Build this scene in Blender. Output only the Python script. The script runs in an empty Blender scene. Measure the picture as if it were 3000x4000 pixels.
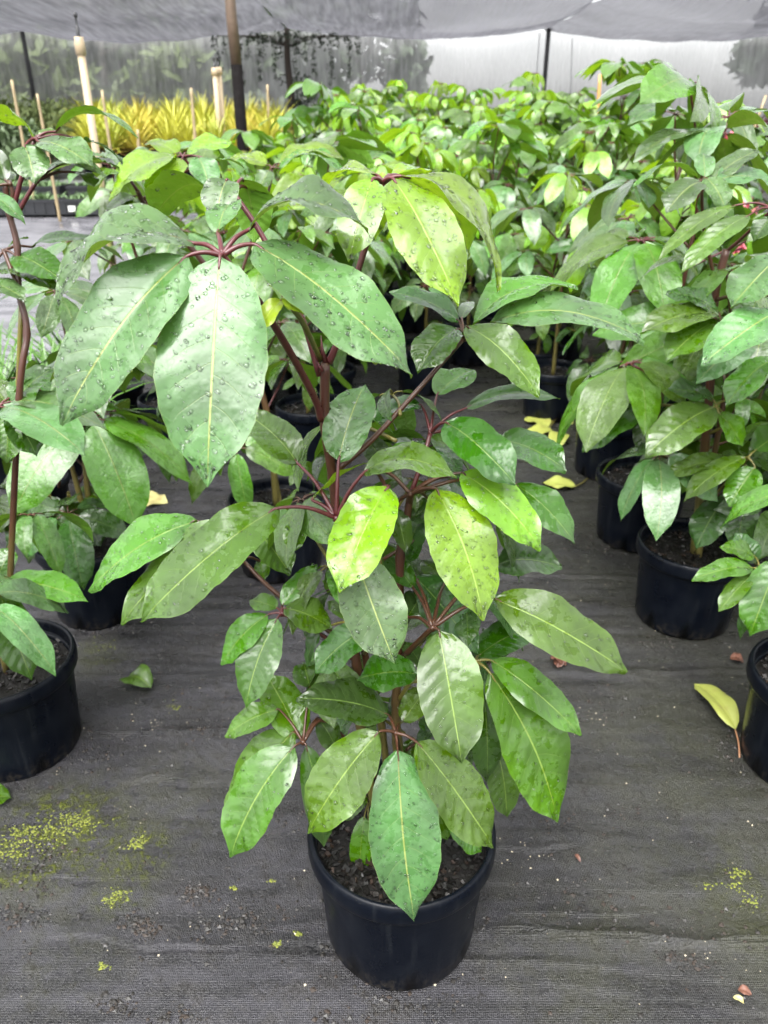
import bpy, math, random
import numpy as np
from mathutils import Vector, Matrix
rad = math.radians
random.seed(7)
rng = np.random.default_rng(7)
scene = bpy.context.scene
col = scene.collection

# ------------------------------------------------------------------ camera, sky, sun, exposure
F, PITCH, CAMZ = 3000.0, rad(26.49), 1.307           # focal length in pixels of a 3000 x 4000 frame
cd = bpy.data.cameras.new('camera'); cam = bpy.data.objects.new('camera', cd); col.objects.link(cam)
cam.location = (0, 0, CAMZ); cam.rotation_euler = (rad(90) - PITCH, 0, 0)
cd.sensor_fit = 'VERTICAL'; cd.sensor_height = 36; cd.lens = F / 4000 * 36
cd.clip_start = 0.02; cd.clip_end = 1500
cd.dof.use_dof = True; cd.dof.focus_distance = 0.98; cd.dof.aperture_fstop = 7.5
scene.camera = cam

SUN_EL, SUN_AZ = rad(62), rad(200)
world = bpy.data.worlds.new('World'); scene.world = world; world.use_nodes = True
nt = world.node_tree
sky = nt.nodes.new('ShaderNodeTexSky'); sky.sky_type = 'NISHITA'; sky.sun_disc = False
sky.sun_elevation = SUN_EL; sky.sun_rotation = SUN_AZ
sky.air_density = 1.0; sky.dust_density = 4.0; sky.ozone_density = 1.0
hs = nt.nodes.new('ShaderNodeHueSaturation'); hs.inputs['Saturation'].default_value = 0.10
bg = nt.nodes['Background']; bg.inputs['Strength'].default_value = 0.15
nt.links.new(sky.outputs[0], hs.inputs['Color']); nt.links.new(hs.outputs[0], bg.inputs['Color'])

sd = bpy.data.lights.new('sun', 'SUN'); sun = bpy.data.objects.new('sun', sd); col.objects.link(sun)
sd.energy = 1.5; sd.angle = rad(60); sd.color = (1.0, 0.985, 0.96)
sun.rotation_euler = (rad(90) - SUN_EL, 0, math.pi - SUN_AZ)
scene.view_settings.view_transform = 'Standard'; scene.view_settings.look = 'None'
scene.view_settings.exposure = 1.86; scene.view_settings.gamma = 1
scene.cycles.use_denoising = True; scene.cycles.use_adaptive_sampling = True; scene.cycles.adaptive_threshold = 0.03
scene.cycles.max_bounces = 4; scene.cycles.diffuse_bounces = 2; scene.cycles.glossy_bounces = 2; scene.cycles.transmission_bounces = 3; scene.cycles.transparent_max_bounces = 6
scene.cycles.caustics_reflective = False; scene.cycles.caustics_refractive = False
scene.cycles.sample_clamp_indirect = 4

# ------------------------------------------------------------------ helpers
SP, CP = math.sin(PITCH), math.cos(PITCH)
CAM = np.array([0, 0, CAMZ])
def ray(px, py):
    x, y = (px - 1500) / F, -(py - 2000) / F
    return np.array([x, CP + y * SP, -SP + y * CP])
def at(px, py, Y):
    d = ray(px, py); return CAM + d * (Y / d[1])
def onz(px, py, Z=0.0):
    d = ray(px, py); return CAM + d * ((Z - CAMZ) / d[2])
def pix(P):
    x, y, z = P[0], P[1], P[2] - CAMZ
    d = y * CP - z * SP
    return np.array([1500 + F * x / d, 2000 - F * (y * SP + z * CP) / d]), d
# sub-windows of the photograph that were measured: x0, y0, scale
CROP = {1: (150, 600, 1.106), 2: (1200, 600, 1.185), 3: (300, 1800, 1.3825), 4: (1200, 1800, 1.276), 5: (800, 2600, 1.106),
        12: (0, 600, 1.659), 10: (0, 1700, 1.475), 11: (2000, 1700, 1.475), 6: (0, 400, 2.765), 7: (2400, 400, 2.765), 8: (2000, 600, 1.659), 9: (0, 0, 1.106), 0: (0, 0, 1.0)}
def cp(c, x, y):
    x0, y0, s = CROP[c]; return x0 + x / s, y0 + y / s
def catm(c, x, y, Y): return at(*cp(c, x, y), Y)
def unit(v): return v / (np.linalg.norm(v) + 1e-12)
def sstep(a, b, x):
    t = np.clip((x - a) / (b - a), 0, 1); return t * t * (3 - 2 * t)
def gz(y):                                            # the site is level near the camera and climbs gently behind
    y = np.asarray(y, float)
    t = np.clip(y - 3.6, 0, 1.6)
    z = t * t / 3.2 * 0.085 + np.clip(y - 5.2, 0, 9.3) * 0.085 + np.clip(y - 14.5, 0, 30) * 0.012
    return z

class MB:
    def __init__(s): s.v = []; s.f = []; s.m = []; s.uv = None; s.n = 0
    def add(s, V, Fc, mat=0):
        V = np.asarray(V, float); s.v.append(V)
        for f in Fc: s.f.append([i + s.n for i in f]); s.m.append(mat)
        s.n += len(V)
    def box(s, c, d, rot=None, mat=0):
        x, y, z = np.array(d) / 2
        V = np.array([[-x,-y,-z],[x,-y,-z],[x,y,-z],[-x,y,-z],[-x,-y,z],[x,-y,z],[x,y,z],[-x,y,z]])
        if rot is not None: V = V @ np.array(rot).T
        s.add(V + np.array(c), [[0,3,2,1],[4,5,6,7],[0,1,5,4],[1,2,6,5],[2,3,7,6],[3,0,4,7]], mat)
    def tube(s, pts, radii, n=8, mat=0, cap=True):
        pts = [np.array(p, float) for p in pts]
        if np.isscalar(radii): radii = [radii] * len(pts)
        V = []; ref = None
        for i, p in enumerate(pts):
            t = unit(pts[min(i+1, len(pts)-1)] - pts[max(i-1, 0)])
            if ref is None: ref = np.array([1, 0, 0]) if abs(t[0]) < .8 else np.array([0, 1, 0])
            u = unit(ref - t * (ref @ t)); w = np.cross(t, u); ref = u
            for k in range(n):
                a = 2 * math.pi * k / n
                V.append(p + radii[i] * (math.cos(a) * u + math.sin(a) * w))
        fs = []
        for i in range(len(pts) - 1):
            for k in range(n):
                fs.append([i*n+k, i*n+(k+1)%n, (i+1)*n+(k+1)%n, (i+1)*n+k])
        if cap: fs.append(list(range(n))[::-1]); fs.append([(len(pts)-1)*n+k for k in range(n)])
        s.add(V, fs, mat)
    def lathe(s, prof, n=48, c=(0, 0, 0), mat=0, fn=None):
        V = []
        for r, z in prof:
            for k in range(n):
                a = 2 * math.pi * k / n; V.append([c[0] + r*math.cos(a), c[1] + r*math.sin(a), c[2] + z])
        V = np.array(V)
        if fn: V = fn(V)
        fs = []
        for i in range(len(prof) - 1):
            for k in range(n): fs.append([i*n+k, i*n+(k+1)%n, (i+1)*n+(k+1)%n, (i+1)*n+k])
        s.add(V, fs, mat)
    def mesh(s, name, mats, smooth=True):
        me = bpy.data.meshes.new(name)
        V = np.concatenate(s.v) if s.v else np.zeros((0, 3))
        me.from_pydata(V.tolist(), [], s.f)
        for m in (mats if isinstance(mats, (list, tuple)) else [mats]): me.materials.append(m)
        if any(s.m): me.polygons.foreach_set('material_index', s.m)
        if smooth: me.polygons.foreach_set('use_smooth', [True] * len(me.polygons))
        me.update(); return me
    def obj(s, name, mats, parent=None, smooth=True):
        return link(name, s.mesh(name, mats, smooth), parent)
def link(name, data, parent=None, mtx=None):
    o = bpy.data.objects.new(name, data); col.objects.link(o)
    if parent is not None: o.parent = parent
    if mtx is not None: o.matrix_local = mtx
    return o
def tag(o, label=None, cat=None, group=None, kind=None):
    if label: o['label'] = label
    if cat: o['category'] = cat
    if group: o['group'] = group
    if kind: o['kind'] = kind
    return o
def empty(name, loc=(0, 0, 0)):
    o = link(name, None); o.location = loc; o.empty_display_size = .05; return o
def smooth_path(P, n=6):
    P = [np.array(p, float) for p in P]
    if len(P) < 3: return [P[0] + (P[-1]-P[0]) * t for t in np.linspace(0, 1, n)]
    Q = [2*P[0]-P[1]] + P + [2*P[-1]-P[-2]]; out = []
    for i in range(1, len(Q) - 2):
        for t in np.linspace(0, 1, n, endpoint=False):
            a, b, c, d = Q[i-1], Q[i], Q[i+1], Q[i+2]
            out.append(.5*((2*b)+(-a+c)*t+(2*a-5*b+4*c-d)*t*t+(-a+3*b-3*c+d)*t**3))
    out.append(P[-1]); return out

# ------------------------------------------------------------------ materials
class NT:
    def __init__(s, name):
        s.mat = bpy.data.materials.new(name); s.mat.use_nodes = True; s.t = s.mat.node_tree
        s.bsdf = s.t.nodes['Principled BSDF']; s.out = s.t.nodes['Material Output']
    def n(s, typ, **kw):
        x = s.t.nodes.new(typ)
        for k, v in kw.items():
            if k in ('ins',):
                for a, b in v.items(): s.put(x, a, b)
            else: setattr(x, k, v)
        return x
    def put(s, node, key, val):
        if isinstance(val, bpy.types.NodeSocket): s.t.links.new(val, node.inputs[key])
        else: node.inputs[key].default_value = val
    def math(s, op, a, b=0.0, c=0.0, clamp=False):
        x = s.n('ShaderNodeMath', operation=op, use_clamp=clamp); s.put(x, 0, a); s.put(x, 1, b); s.put(x, 2, c); return x.outputs[0]
    def mix(s, fac, a, b):
        x = s.n('ShaderNodeMix', data_type='RGBA'); s.put(x, 0, fac); s.put(x, 6, a); s.put(x, 7, b); return x.outputs[2]
    def noise(s, vec, scale, detail=3, rough=.55, dim='3D'):
        x = s.n('ShaderNodeTexNoise', noise_dimensions=dim)
        if vec is not None: s.put(x, 'Vector', vec)
        s.put(x, 'Scale', scale); s.put(x, 'Detail', detail); s.put(x, 'Roughness', rough); return x.outputs[0]
    def voro(s, vec, scale, feature='F1'):
        x = s.n('ShaderNodeTexVoronoi', feature=feature); s.put(x, 'Vector', vec); s.put(x, 'Scale', scale); return x
    def ramp(s, fac, a, b, lo=0.0, hi=1.0):
        x = s.n('ShaderNodeMapRange', interpolation_type='SMOOTHSTEP'); s.put(x, 0, fac)
        for i, v in enumerate((a, b, lo, hi)): s.put(x, i + 1, v)
        return x.outputs[0]
    def bump(s, h, strength=.3, dist=.01, normal=None):
        x = s.n('ShaderNodeBump'); s.put(x, 'Height', h); s.put(x, 'Strength', strength); s.put(x, 'Distance', dist)
        if normal is not None: s.put(x, 'Normal', normal)
        return x.outputs[0]
    def coords(s, which='Object'):
        return s.n('ShaderNodeTexCoord').outputs[which]
    def scaled(s, vec, sc):
        x = s.n('ShaderNodeMapping'); s.put(x, 'Vector', vec); s.put(x, 'Scale', sc); return x.outputs[0]
    def setp(s, **kw):
        for k, v in kw.items(): s.put(s.bsdf, k.replace('_', ' '), v)
def C(r, g, b): return (r, g, b, 1)

def plain(name, c, rough=.5, var=.25, scale=30, bump=.0, spec=.5, metallic=0.):
    t = NT(name); o = t.coords(); nz = t.noise(o, scale)
    a = C(*[x * (1 - var) for x in c]); b = C(*[min(1, x * (1 + var)) for x in c])
    t.setp(Base_Color=t.mix(nz, a, b), Roughness=t.ramp(nz, .2, .8, rough * .8, min(1, rough * 1.2)), Specular_IOR_Level=spec, Metallic=metallic)
    if bump: t.setp(Normal=t.bump(nz, bump, .004))
    return t.mat

def leaf_mat(name, c, under, vein, wet=.5, oscale=1.0, trans=.22, red=0.0, spec=.5, rough=.30, coat=.40):
    """waxy compound-leaf blade: pale midrib and side veins, rain-wet patches, lighter matt underside"""
    t = NT(name)
    uv = t.n('ShaderNodeUVMap').outputs[0]
    sx = t.n('ShaderNodeSeparateXYZ'); t.put(sx, 0, uv); U, V = sx.outputs[0], sx.outputs[1]
    au = t.math('ABSOLUTE', t.math('MULTIPLY_ADD', U, 2.0, -1.0))
    o = t.coords(); rnd = t.n('ShaderNodeObjectInfo').outputs['Random']
    off = t.n('ShaderNodeVectorMath', operation='ADD'); t.put(off, 0, o)
    cx = t.n('ShaderNodeCombineXYZ'); t.put(cx, 0, t.math('MULTIPLY', rnd, 37.0)); t.put(cx, 1, t.math('MULTIPLY', rnd, 11.0)); t.put(off, 1, cx.outputs[0])
    ov = off.outputs[0]
    mid = t.ramp(au, .010, .034, 1, 0)
    sarg = t.math('MULTIPLY', t.math('ADD', t.math('SUBTRACT', V, t.math('MULTIPLY', t.math('POWER', au, 1.25), .17)), t.math('MULTIPLY_ADD', t.noise(ov, 14 * oscale, 2), .05, -.025)), 8.5)
    alt = t.math('MULTIPLY', t.ramp(U, .49, .51), .42)
    fr = t.math('FRACT', t.math('ADD', sarg, alt))
    dv = t.math('ABSOLUTE', t.math('SUBTRACT', fr, .5))
    side = t.math('MULTIPLY', t.ramp(dv, .008, .034, 1, 0), t.ramp(au, .45, .9, 1, 0))
    n1 = t.noise(ov, 9 * oscale, 4); n2 = t.noise(ov, 45 * oscale, 4, .6); n3 = t.noise(ov, 130 * oscale, 2)
    dark = C(*[x * .62 for x in c]); light = C(*[min(1, x * 1.35) for x in c])
    base = t.mix(t.ramp(n1, .3, .7), dark, light)
    hsv = t.n('ShaderNodeHueSaturation'); t.put(hsv, 'Color', base)
    t.put(hsv, 'Hue', t.math('MULTIPLY_ADD', rnd, .035, .475)); t.put(hsv, 'Value', t.math('MULTIPLY_ADD', rnd, .5, .75)); base = hsv.outputs[0]
    vc = C(*vein)
    if red:
        vc = t.mix(t.ramp(V, .0, .16, red, 0), C(*vein), C(.22, .035, .03))
    base = t.mix(t.math('MULTIPLY', side, .20), base, C(*vein))
    base = t.mix(mid, base, vc)
    edge = t.ramp(au, .965, 1.0); base = t.mix(t.math('MULTIPLY', edge, .22), base, C(*vein))
    back = t.n('ShaderNodeNewGeometry').outputs['Backfacing']
    ub = t.mix(mid, t.mix(t.math('MULTIPLY', side, .5), C(*under), C(*vein)), C(*vein))
    wm = t.math('MULTIPLY', t.ramp(t.math('ADD', n2, t.math('MULTIPLY', n1, .75)), .92, .95), wet, clamp=True)
    # wax bloom with sky gloss painted paler, rain film with dark reflections painted deeper
    bl = t.mix(.05, base, C(.16, .20, .15)); deep = t.n('ShaderNodeHueSaturation'); t.put(deep, 'Color', base); t.put(deep, 'Value', .80); t.put(deep, 'Saturation', 1.1)
    colr = t.mix(back, t.mix(wm, bl, deep.outputs[0]), ub)
    rg = t.math('ADD', t.math('MULTIPLY', wm, .10 - rough), t.math('MULTIPLY_ADD', n3, .12, rough - .06))
    rg = t.math('ADD', rg, t.math('MULTIPLY', back, .25))
    dr = t.voro(ov, 95 * oscale); drop = t.ramp(dr.outputs[0], .18, .5, 1, 0)
    keep = t.ramp(t.noise(ov, 22 * oscale, 2), .5, .62); drop = t.math('MULTIPLY', t.math('MULTIPLY', drop, keep), wet)
    hgt = t.math('ADD', t.math('MULTIPLY', mid, .7), t.math('MULTIPLY', side, -.5))
    hgt = t.math('ADD', hgt, t.math('MULTIPLY', n3, .10))
    nb = t.bump(t.noise(ov, 32 * oscale, 3), .28, .006 / (oscale if oscale < 1 else 1))
    nb = t.bump(hgt, .35, .0015 / (oscale if oscale < 1 else 1), nb)
    nb = t.bump(t.math('ADD', drop, t.math('MULTIPLY', wm, .35)), .30, .0012, nb)
    t.setp(Base_Color=colr, Roughness=rg, Specular_IOR_Level=spec, IOR=1.45, Normal=nb)
    t.put(t.bsdf, 'Coat Weight', t.math('MULTIPLY', t.math('SUBTRACT', 1.0, back), coat)); t.put(t.bsdf, 'Coat Roughness', t.ramp(n1, .35, .65, .05, .24)); t.put(t.bsdf, 'Coat IOR', 1.45)
    tr = t.n('ShaderNodeBsdfTranslucent'); t.put(tr, 'Color', t.mix(.45, colr, C(min(1, c[0]*3.2+.05), min(1, c[1]*2.6), c[2]*.8)))
    mx = t.n('ShaderNodeMixShader'); t.put(mx, 0, trans); t.t.links.new(t.bsdf.outputs[0], mx.inputs[1]); t.t.links.new(tr.outputs[0], mx.inputs[2])
    t.t.links.new(mx.outputs[0], t.out.inputs[0]); return t.mat

VEIN = (.26, .31, .09)
LEAFC = {'o': ((.066, .145, .044), (.13, .25, .02), VEIN), 'd': ((.026, .084, .008), (.08, .18, .02), (.13, .21, .04)),
         'm': ((.051, .136, .009), (.11, .25, .02), (.18, .27, .045)), 'b': ((.138, .285, .012), (.21, .38, .015), (.28, .40, .06)),
         'y': ((.25, .38, .014), (.28, .40, .02), (.40, .46, .08))}
LM = {k: leaf_mat('leaf_' + k, *v, wet=(.95 if k in 'dm' else .7), red=(.9 if k == 'o' else .25), trans=(.3 if k in 'by' else .2), coat=(.30 if k == 'o' else .65)) for k, v in LEAFC.items()}
LMU = {k: leaf_mat('bed_leaf_' + k, tuple(x * 1.0 for x in LEAFC[k][0]), LEAFC[k][1], tuple(x * .75 for x in LEAFC[k][2]), wet=.7, oscale=.17, trans=(.30 if k == 'b' else .18), coat=.6) for k in 'dmob'}
def stem_mat():
    t = NT('stem_bark'); o = t.coords(); g = t.n('ShaderNodeNewGeometry').outputs['Position']
    sz = t.n('ShaderNodeSeparateXYZ'); t.put(sz, 0, o)
    nz = t.noise(t.scaled(o, (40, 40, 12)), 1.0, 4)
    lo = t.mix(nz, C(.10, .085, .022), C(.20, .17, .05)); hi = t.mix(nz, C(.034, .011, .008), C(.085, .030, .016))
    c = t.mix(t.ramp(t.math('MULTIPLY_ADD', nz, .2, sz.outputs[2]), .42, .75), lo, hi)
    t.setp(Base_Color=c, Roughness=.34, Normal=t.bump(nz, .35, .002)); return t.mat
STEM = stem_mat()
PET_RED = plain('petiole_red', (.075, .014, .016), .32, .35, 40)
PET_BROWN = plain('petiole_brown', (.060, .022, .010), .34, .35, 40)
PET_GREEN = plain('petiole_green', (.13, .115, .022), .36, .3, 40)
def pot_mat():
    t = NT('black_plastic'); o = t.coords(); n1 = t.noise(o, 14, 4); n2 = t.noise(o, 160, 2); v = t.voro(o, 240)
    dust = t.math('MULTIPLY', t.ramp(v.outputs[0], .06, .10, 1, 0), t.ramp(t.noise(o, 30, 2), .56, .62))
    base = t.mix(t.ramp(n1, .35, .75), C(.0015, .0026, .0056), C(.004, .0055, .009))
    base = t.mix(dust, base, C(.16, .16, .15))
    streak = t.noise(t.scaled(o, (60, 60, 3)), 1.0, 2)
    zz = t.n('ShaderNodeSeparateXYZ'); t.put(zz, 0, o); mud = t.math('MULTIPLY', t.ramp(t.math('MULTIPLY_ADD', t.noise(o, 38, 5, .7), .12, zz.outputs[2]), .055, .105, 1, 0), t.ramp(t.noise(o, 90, 3), .42, .62))
    base = t.mix(t.math('MULTIPLY', mud, .8), base, C(.030, .026, .021))
    t.setp(Base_Color=t.mix(t.math('MULTIPLY', t.ramp(streak, .55, .8), .35), base, C(.022, .025, .028)), Roughness=t.ramp(n1, .3, .7, .26, .42),
           Specular_IOR_Level=.17, Normal=t.bump(t.math('ADD', n2, t.math('MULTIPLY', streak, .6)), .08, .002)); return t.mat
POT = pot_mat()
SOIL = plain('potting_soil', (.007, .0055, .0045), .7, .5, 90, .9)
CHIPM = []
for i, c in enumerate([(.007, .006, .005), (.013, .009, .007), (.030, .017, .011)]): CHIPM.append(plain('bark_chip_%d' % i, c, .45, .45, 60, .4))
def water_mat():                                      # thin bead: mostly clear, bright rim reflection
    t = NT('water_drop'); gl = t.n('ShaderNodeBsdfGlossy'); t.put(gl, 'Roughness', .04); tp = t.n('ShaderNodeBsdfTransparent'); t.put(tp, 'Color', C(1, 1, 1))
    fr = t.n('ShaderNodeFresnel'); t.put(fr, 'IOR', 1.33); mx = t.n('ShaderNodeMixShader'); t.put(mx, 0, fr.outputs[0])
    t.t.links.new(tp.outputs[0], mx.inputs[1]); t.t.links.new(gl.outputs[0], mx.inputs[2]); t.t.links.new(mx.outputs[0], t.out.inputs[0]); return t.mat
WATER = water_mat()

# ------------------------------------------------------------------ leaf blade
def prof(v):
    w = (4 * v * (1 - v)) ** .60 * (1 + .22 * (.5 - v))
    return w * (1 - .62 * sstep(.80, 1.0, v))
def blade(B, T, width, N, arch=.06, fold=.12, quilt=.5, wave=.5, nv=22, nh=6, seed=0, curl=.5, sway=0.0, rnd=None):
    """one leaflet from base B to tip T; returns grid points, uv and faces"""
    r = np.random.default_rng(seed)
    B, T = np.array(B, float), np.array(T, float); ax = T - B; L = np.linalg.norm(ax); a = ax / L
    N = unit(N - a * (N @ a)); S = np.cross(a, N)
    vs = 1 - (1 - np.linspace(0, 1, nv)) ** 1.12; us = np.sign(np.linspace(-1, 1, 2*nh+1)) * np.abs(np.linspace(-1, 1, 2*nh+1)) ** .85
    ph = r.uniform(0, 6.28, 4); P = []; UV = []
    asym = r.uniform(-.05, .05)
    for v in vs:
        cen = B + ax * v + N * (arch * L * 4 * v * (1 - v) * (1 + .5 * (.5 - v))) + S * (sway * L * math.sin(math.pi * v))
        tipd = sstep(.86, 1.0, v); cen = cen - N * (tipd * .035 * L * curl)
        hw = width / 2 * max(prof(v), .012)
        for u in us:
            h = hw * (1 + asym * np.sign(u)) * (1 + .018 * math.sin(v * 46 + ph[0] + (u > 0) * 2) * (abs(u) > .95))
            A = abs(u); s = (v - .17 * A ** 1.25) * 8.5 + (.42 if u > 0 else 0)
            q = -math.cos(2 * math.pi * (s - .5)) * A * (1.05 - A) * .020 * width * quilt * 2.0
            z = fold * A * hw * (1 - .55 * A) + q + math.sin(v * 9 + ph[1] + (2.1 if u > 0 else 0)) * A * A * .045 * width * wave
            z += math.sin(v * 17 + ph[2]) * A ** 3 * .02 * width * wave
            P.append(cen + S * (u * h) + N * z); UV.append(((u + 1) / 2, v))
    m = 2 * nh + 1; fs = [[i*m+k, i*m+k+1, (i+1)*m+k+1, (i+1)*m+k] for i in range(nv-1) for k in range(m-1)]
    return np.array(P), np.array(UV), fs, N
def blade_mesh(name, P, UV, fs, mat):
    me = bpy.data.meshes.new(name); me.from_pydata(P.tolist(), [], fs); me.materials.append(mat)
    l = me.uv_layers.new(name='UVMap'); idx = np.array([i for f in fs for i in f]); l.data.foreach_set('uv', UV[idx].ravel())
    me.polygons.foreach_set('use_smooth', [True] * len(fs)); me.update(); return me

# ------------------------------------------------------------------ ground sheet: woven weed mat
def fbm1(x, seed, octs=4):
    r = np.random.default_rng(seed); out = 0
    for o in range(octs):
        out = out + np.sin(x * 2 ** o * r.uniform(.8, 1.25) + r.uniform(0, 6.28)) / 1.7 ** o
    return out
def noise2(x, y, seed, fx, fy, octs=4):
    r = np.random.default_rng(seed); out = np.zeros_like(x)
    for o in range(octs):
        for k in range(4):
            th = r.uniform(-.5, .5); a = r.uniform(0, 6.28); f = 2 ** o * r.uniform(.7, 1.4)
            out += np.sin(f * (x * fx * r.uniform(.3, 1.2) + y * fy * math.cos(th)) + a + 1.3 * np.sin(f * x * fx * .7 + a * 3)) / (1.6 ** o * 4)
    return out
FOLDS = [(1.02, .010, .018), (.905, .007, .012), (.78, .006, .010), (.70, .008, .014), (1.22, .006, .013), (1.44, .005, .012), (1.63, .006, .012), (.835, .004, .007)]
CREASE = [([(1880, 3632), (2000, 3640), (2300, 3652), (2550, 3675), (2750, 3692), (2880, 3682), (3060, 3676)], .007), ([(180, 3655), (430, 3668), (560, 3700), (800, 3708), (930, 3690)], .007), ([(1930, 3308), (2100, 3316), (2260, 3304)], .009), ([(480, 3062), (600, 3040), (820, 3052)], .006), ([(1050, 3625), (1300, 3600)], .005),
          ([(2000, 2640), (2400, 2632), (2960, 2618)], .006), ([(1950, 2240), (2200, 2250), (2530, 2262)], .005), ([(560, 2215), (900, 2200), (1200, 2215)], .004), ([(-60, 3440), (300, 3420), (620, 3440)], .004), ([(2000, 3560), (2250, 3580), (2560, 3560)], .004), ([(2000, 3840), (2500, 3890), (3050, 3960)], .005), ([(-50, 3260), (180, 3270), (420, 3280)], .004)]
CREASE = [(np.array([onz(*p)[:2] for p in pts]), a) for pts, a in CREASE]
def ground_z(x, y):
    near = 1 - sstep(2.6, 5.5, y)
    z = noise2(x, y, 3, 2.2, 30, 3) * .0016 + noise2(x, y, 5, 5, 9, 3) * .0022 + noise2(x, y, 9, 1.5, 75, 2) * .0020 * sstep(1.2, 2.0, y)
    z = z + noise2(x, y, 12, 22, 70, 3) * .0006
    for k, (yc, a, s) in enumerate(FOLDS):
        yy = y - (yc + .018 * fbm1(x * 1.9, 20 + k, 3)); amp = 1.5 * a * np.clip(.45 + .55 * fbm1(x * 1.6 + k, 40 + k, 2), 0, 1.4)
        z = z + amp * np.where(yy < 0, np.exp(yy / (s * .16)), np.exp(-yy / (s * 1.6)))
    for P, a in CREASE:
        yc = np.interp(x, P[:, 0], P[:, 1]) + .004 * np.sin(x * 31 + a * 900); fade = sstep(P[0, 0] - .02, P[0, 0] + .05, x) * (1 - sstep(P[-1, 0] - .05, P[-1, 0] + .02, x)); yy = y - yc
        z = z + fade * a * np.where(yy > 0, np.exp(-np.abs(yy) / .020), -.55 * np.exp(-np.abs(yy) / .007))
    return gz(y) + z * near - .004
xs = np.concatenate([-np.geomspace(1.75, 160, 40)[::-1], np.arange(-1.7, 1.7001, .0125), np.geomspace(1.75, 160, 40)])
ys = np.concatenate([-np.geomspace(.2, 30, 14)[::-1] , np.arange(0.0, .4, .05), np.arange(.42, 1.2, .004), np.arange(1.2, 2.2, .008), np.arange(2.2, 4.2, .018), np.geomspace(4.25, 320, 60)])
GX, GY = np.meshgrid(xs, ys); GZ = ground_z(GX, np.maximum(GY, -.5))
nx, ny = len(xs), len(ys)
me = bpy.data.meshes.new('ground'); V = np.stack([GX, GY, GZ], -1).reshape(-1, 3)
i = np.arange(nx * ny).reshape(ny, nx); q = np.stack([i[:-1, :-1], i[:-1, 1:], i[1:, 1:], i[1:, :-1]], -1).reshape(-1, 4)
me.vertices.add(len(V)); me.vertices.foreach_set('co', V.ravel()); me.loops.add(q.size); me.loops.foreach_set('vertex_index', q.ravel())
me.polygons.add(len(q)); me.polygons.foreach_set('loop_start', np.arange(0, q.size, 4)); me.polygons.foreach_set('use_smooth', np.ones(len(q), bool)); me.update(calc_edges=True)
MOSS = [(onz(230, 3260), .16, 1.0), (onz(90, 3330), .10, 1.0), (onz(520, 3330), .10, .8), (onz(470, 3480), .07, .7), (onz(380, 2560), .10, .55), (onz(2880, 3420), .11, .5), (onz(2950, 3560), .12, .5), (onz(2700, 3350), .12, .35),
        (onz(2750, 2950), .22, .30), (onz(650, 3150), .16, .35), (onz(2250, 3700), .15, .25), (onz(250, 3700), .12, .3), (onz(650, 1880), .12, .3), (onz(400, 790, .1) + np.array([0, 4.5, 0]), .9, .6)]
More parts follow.
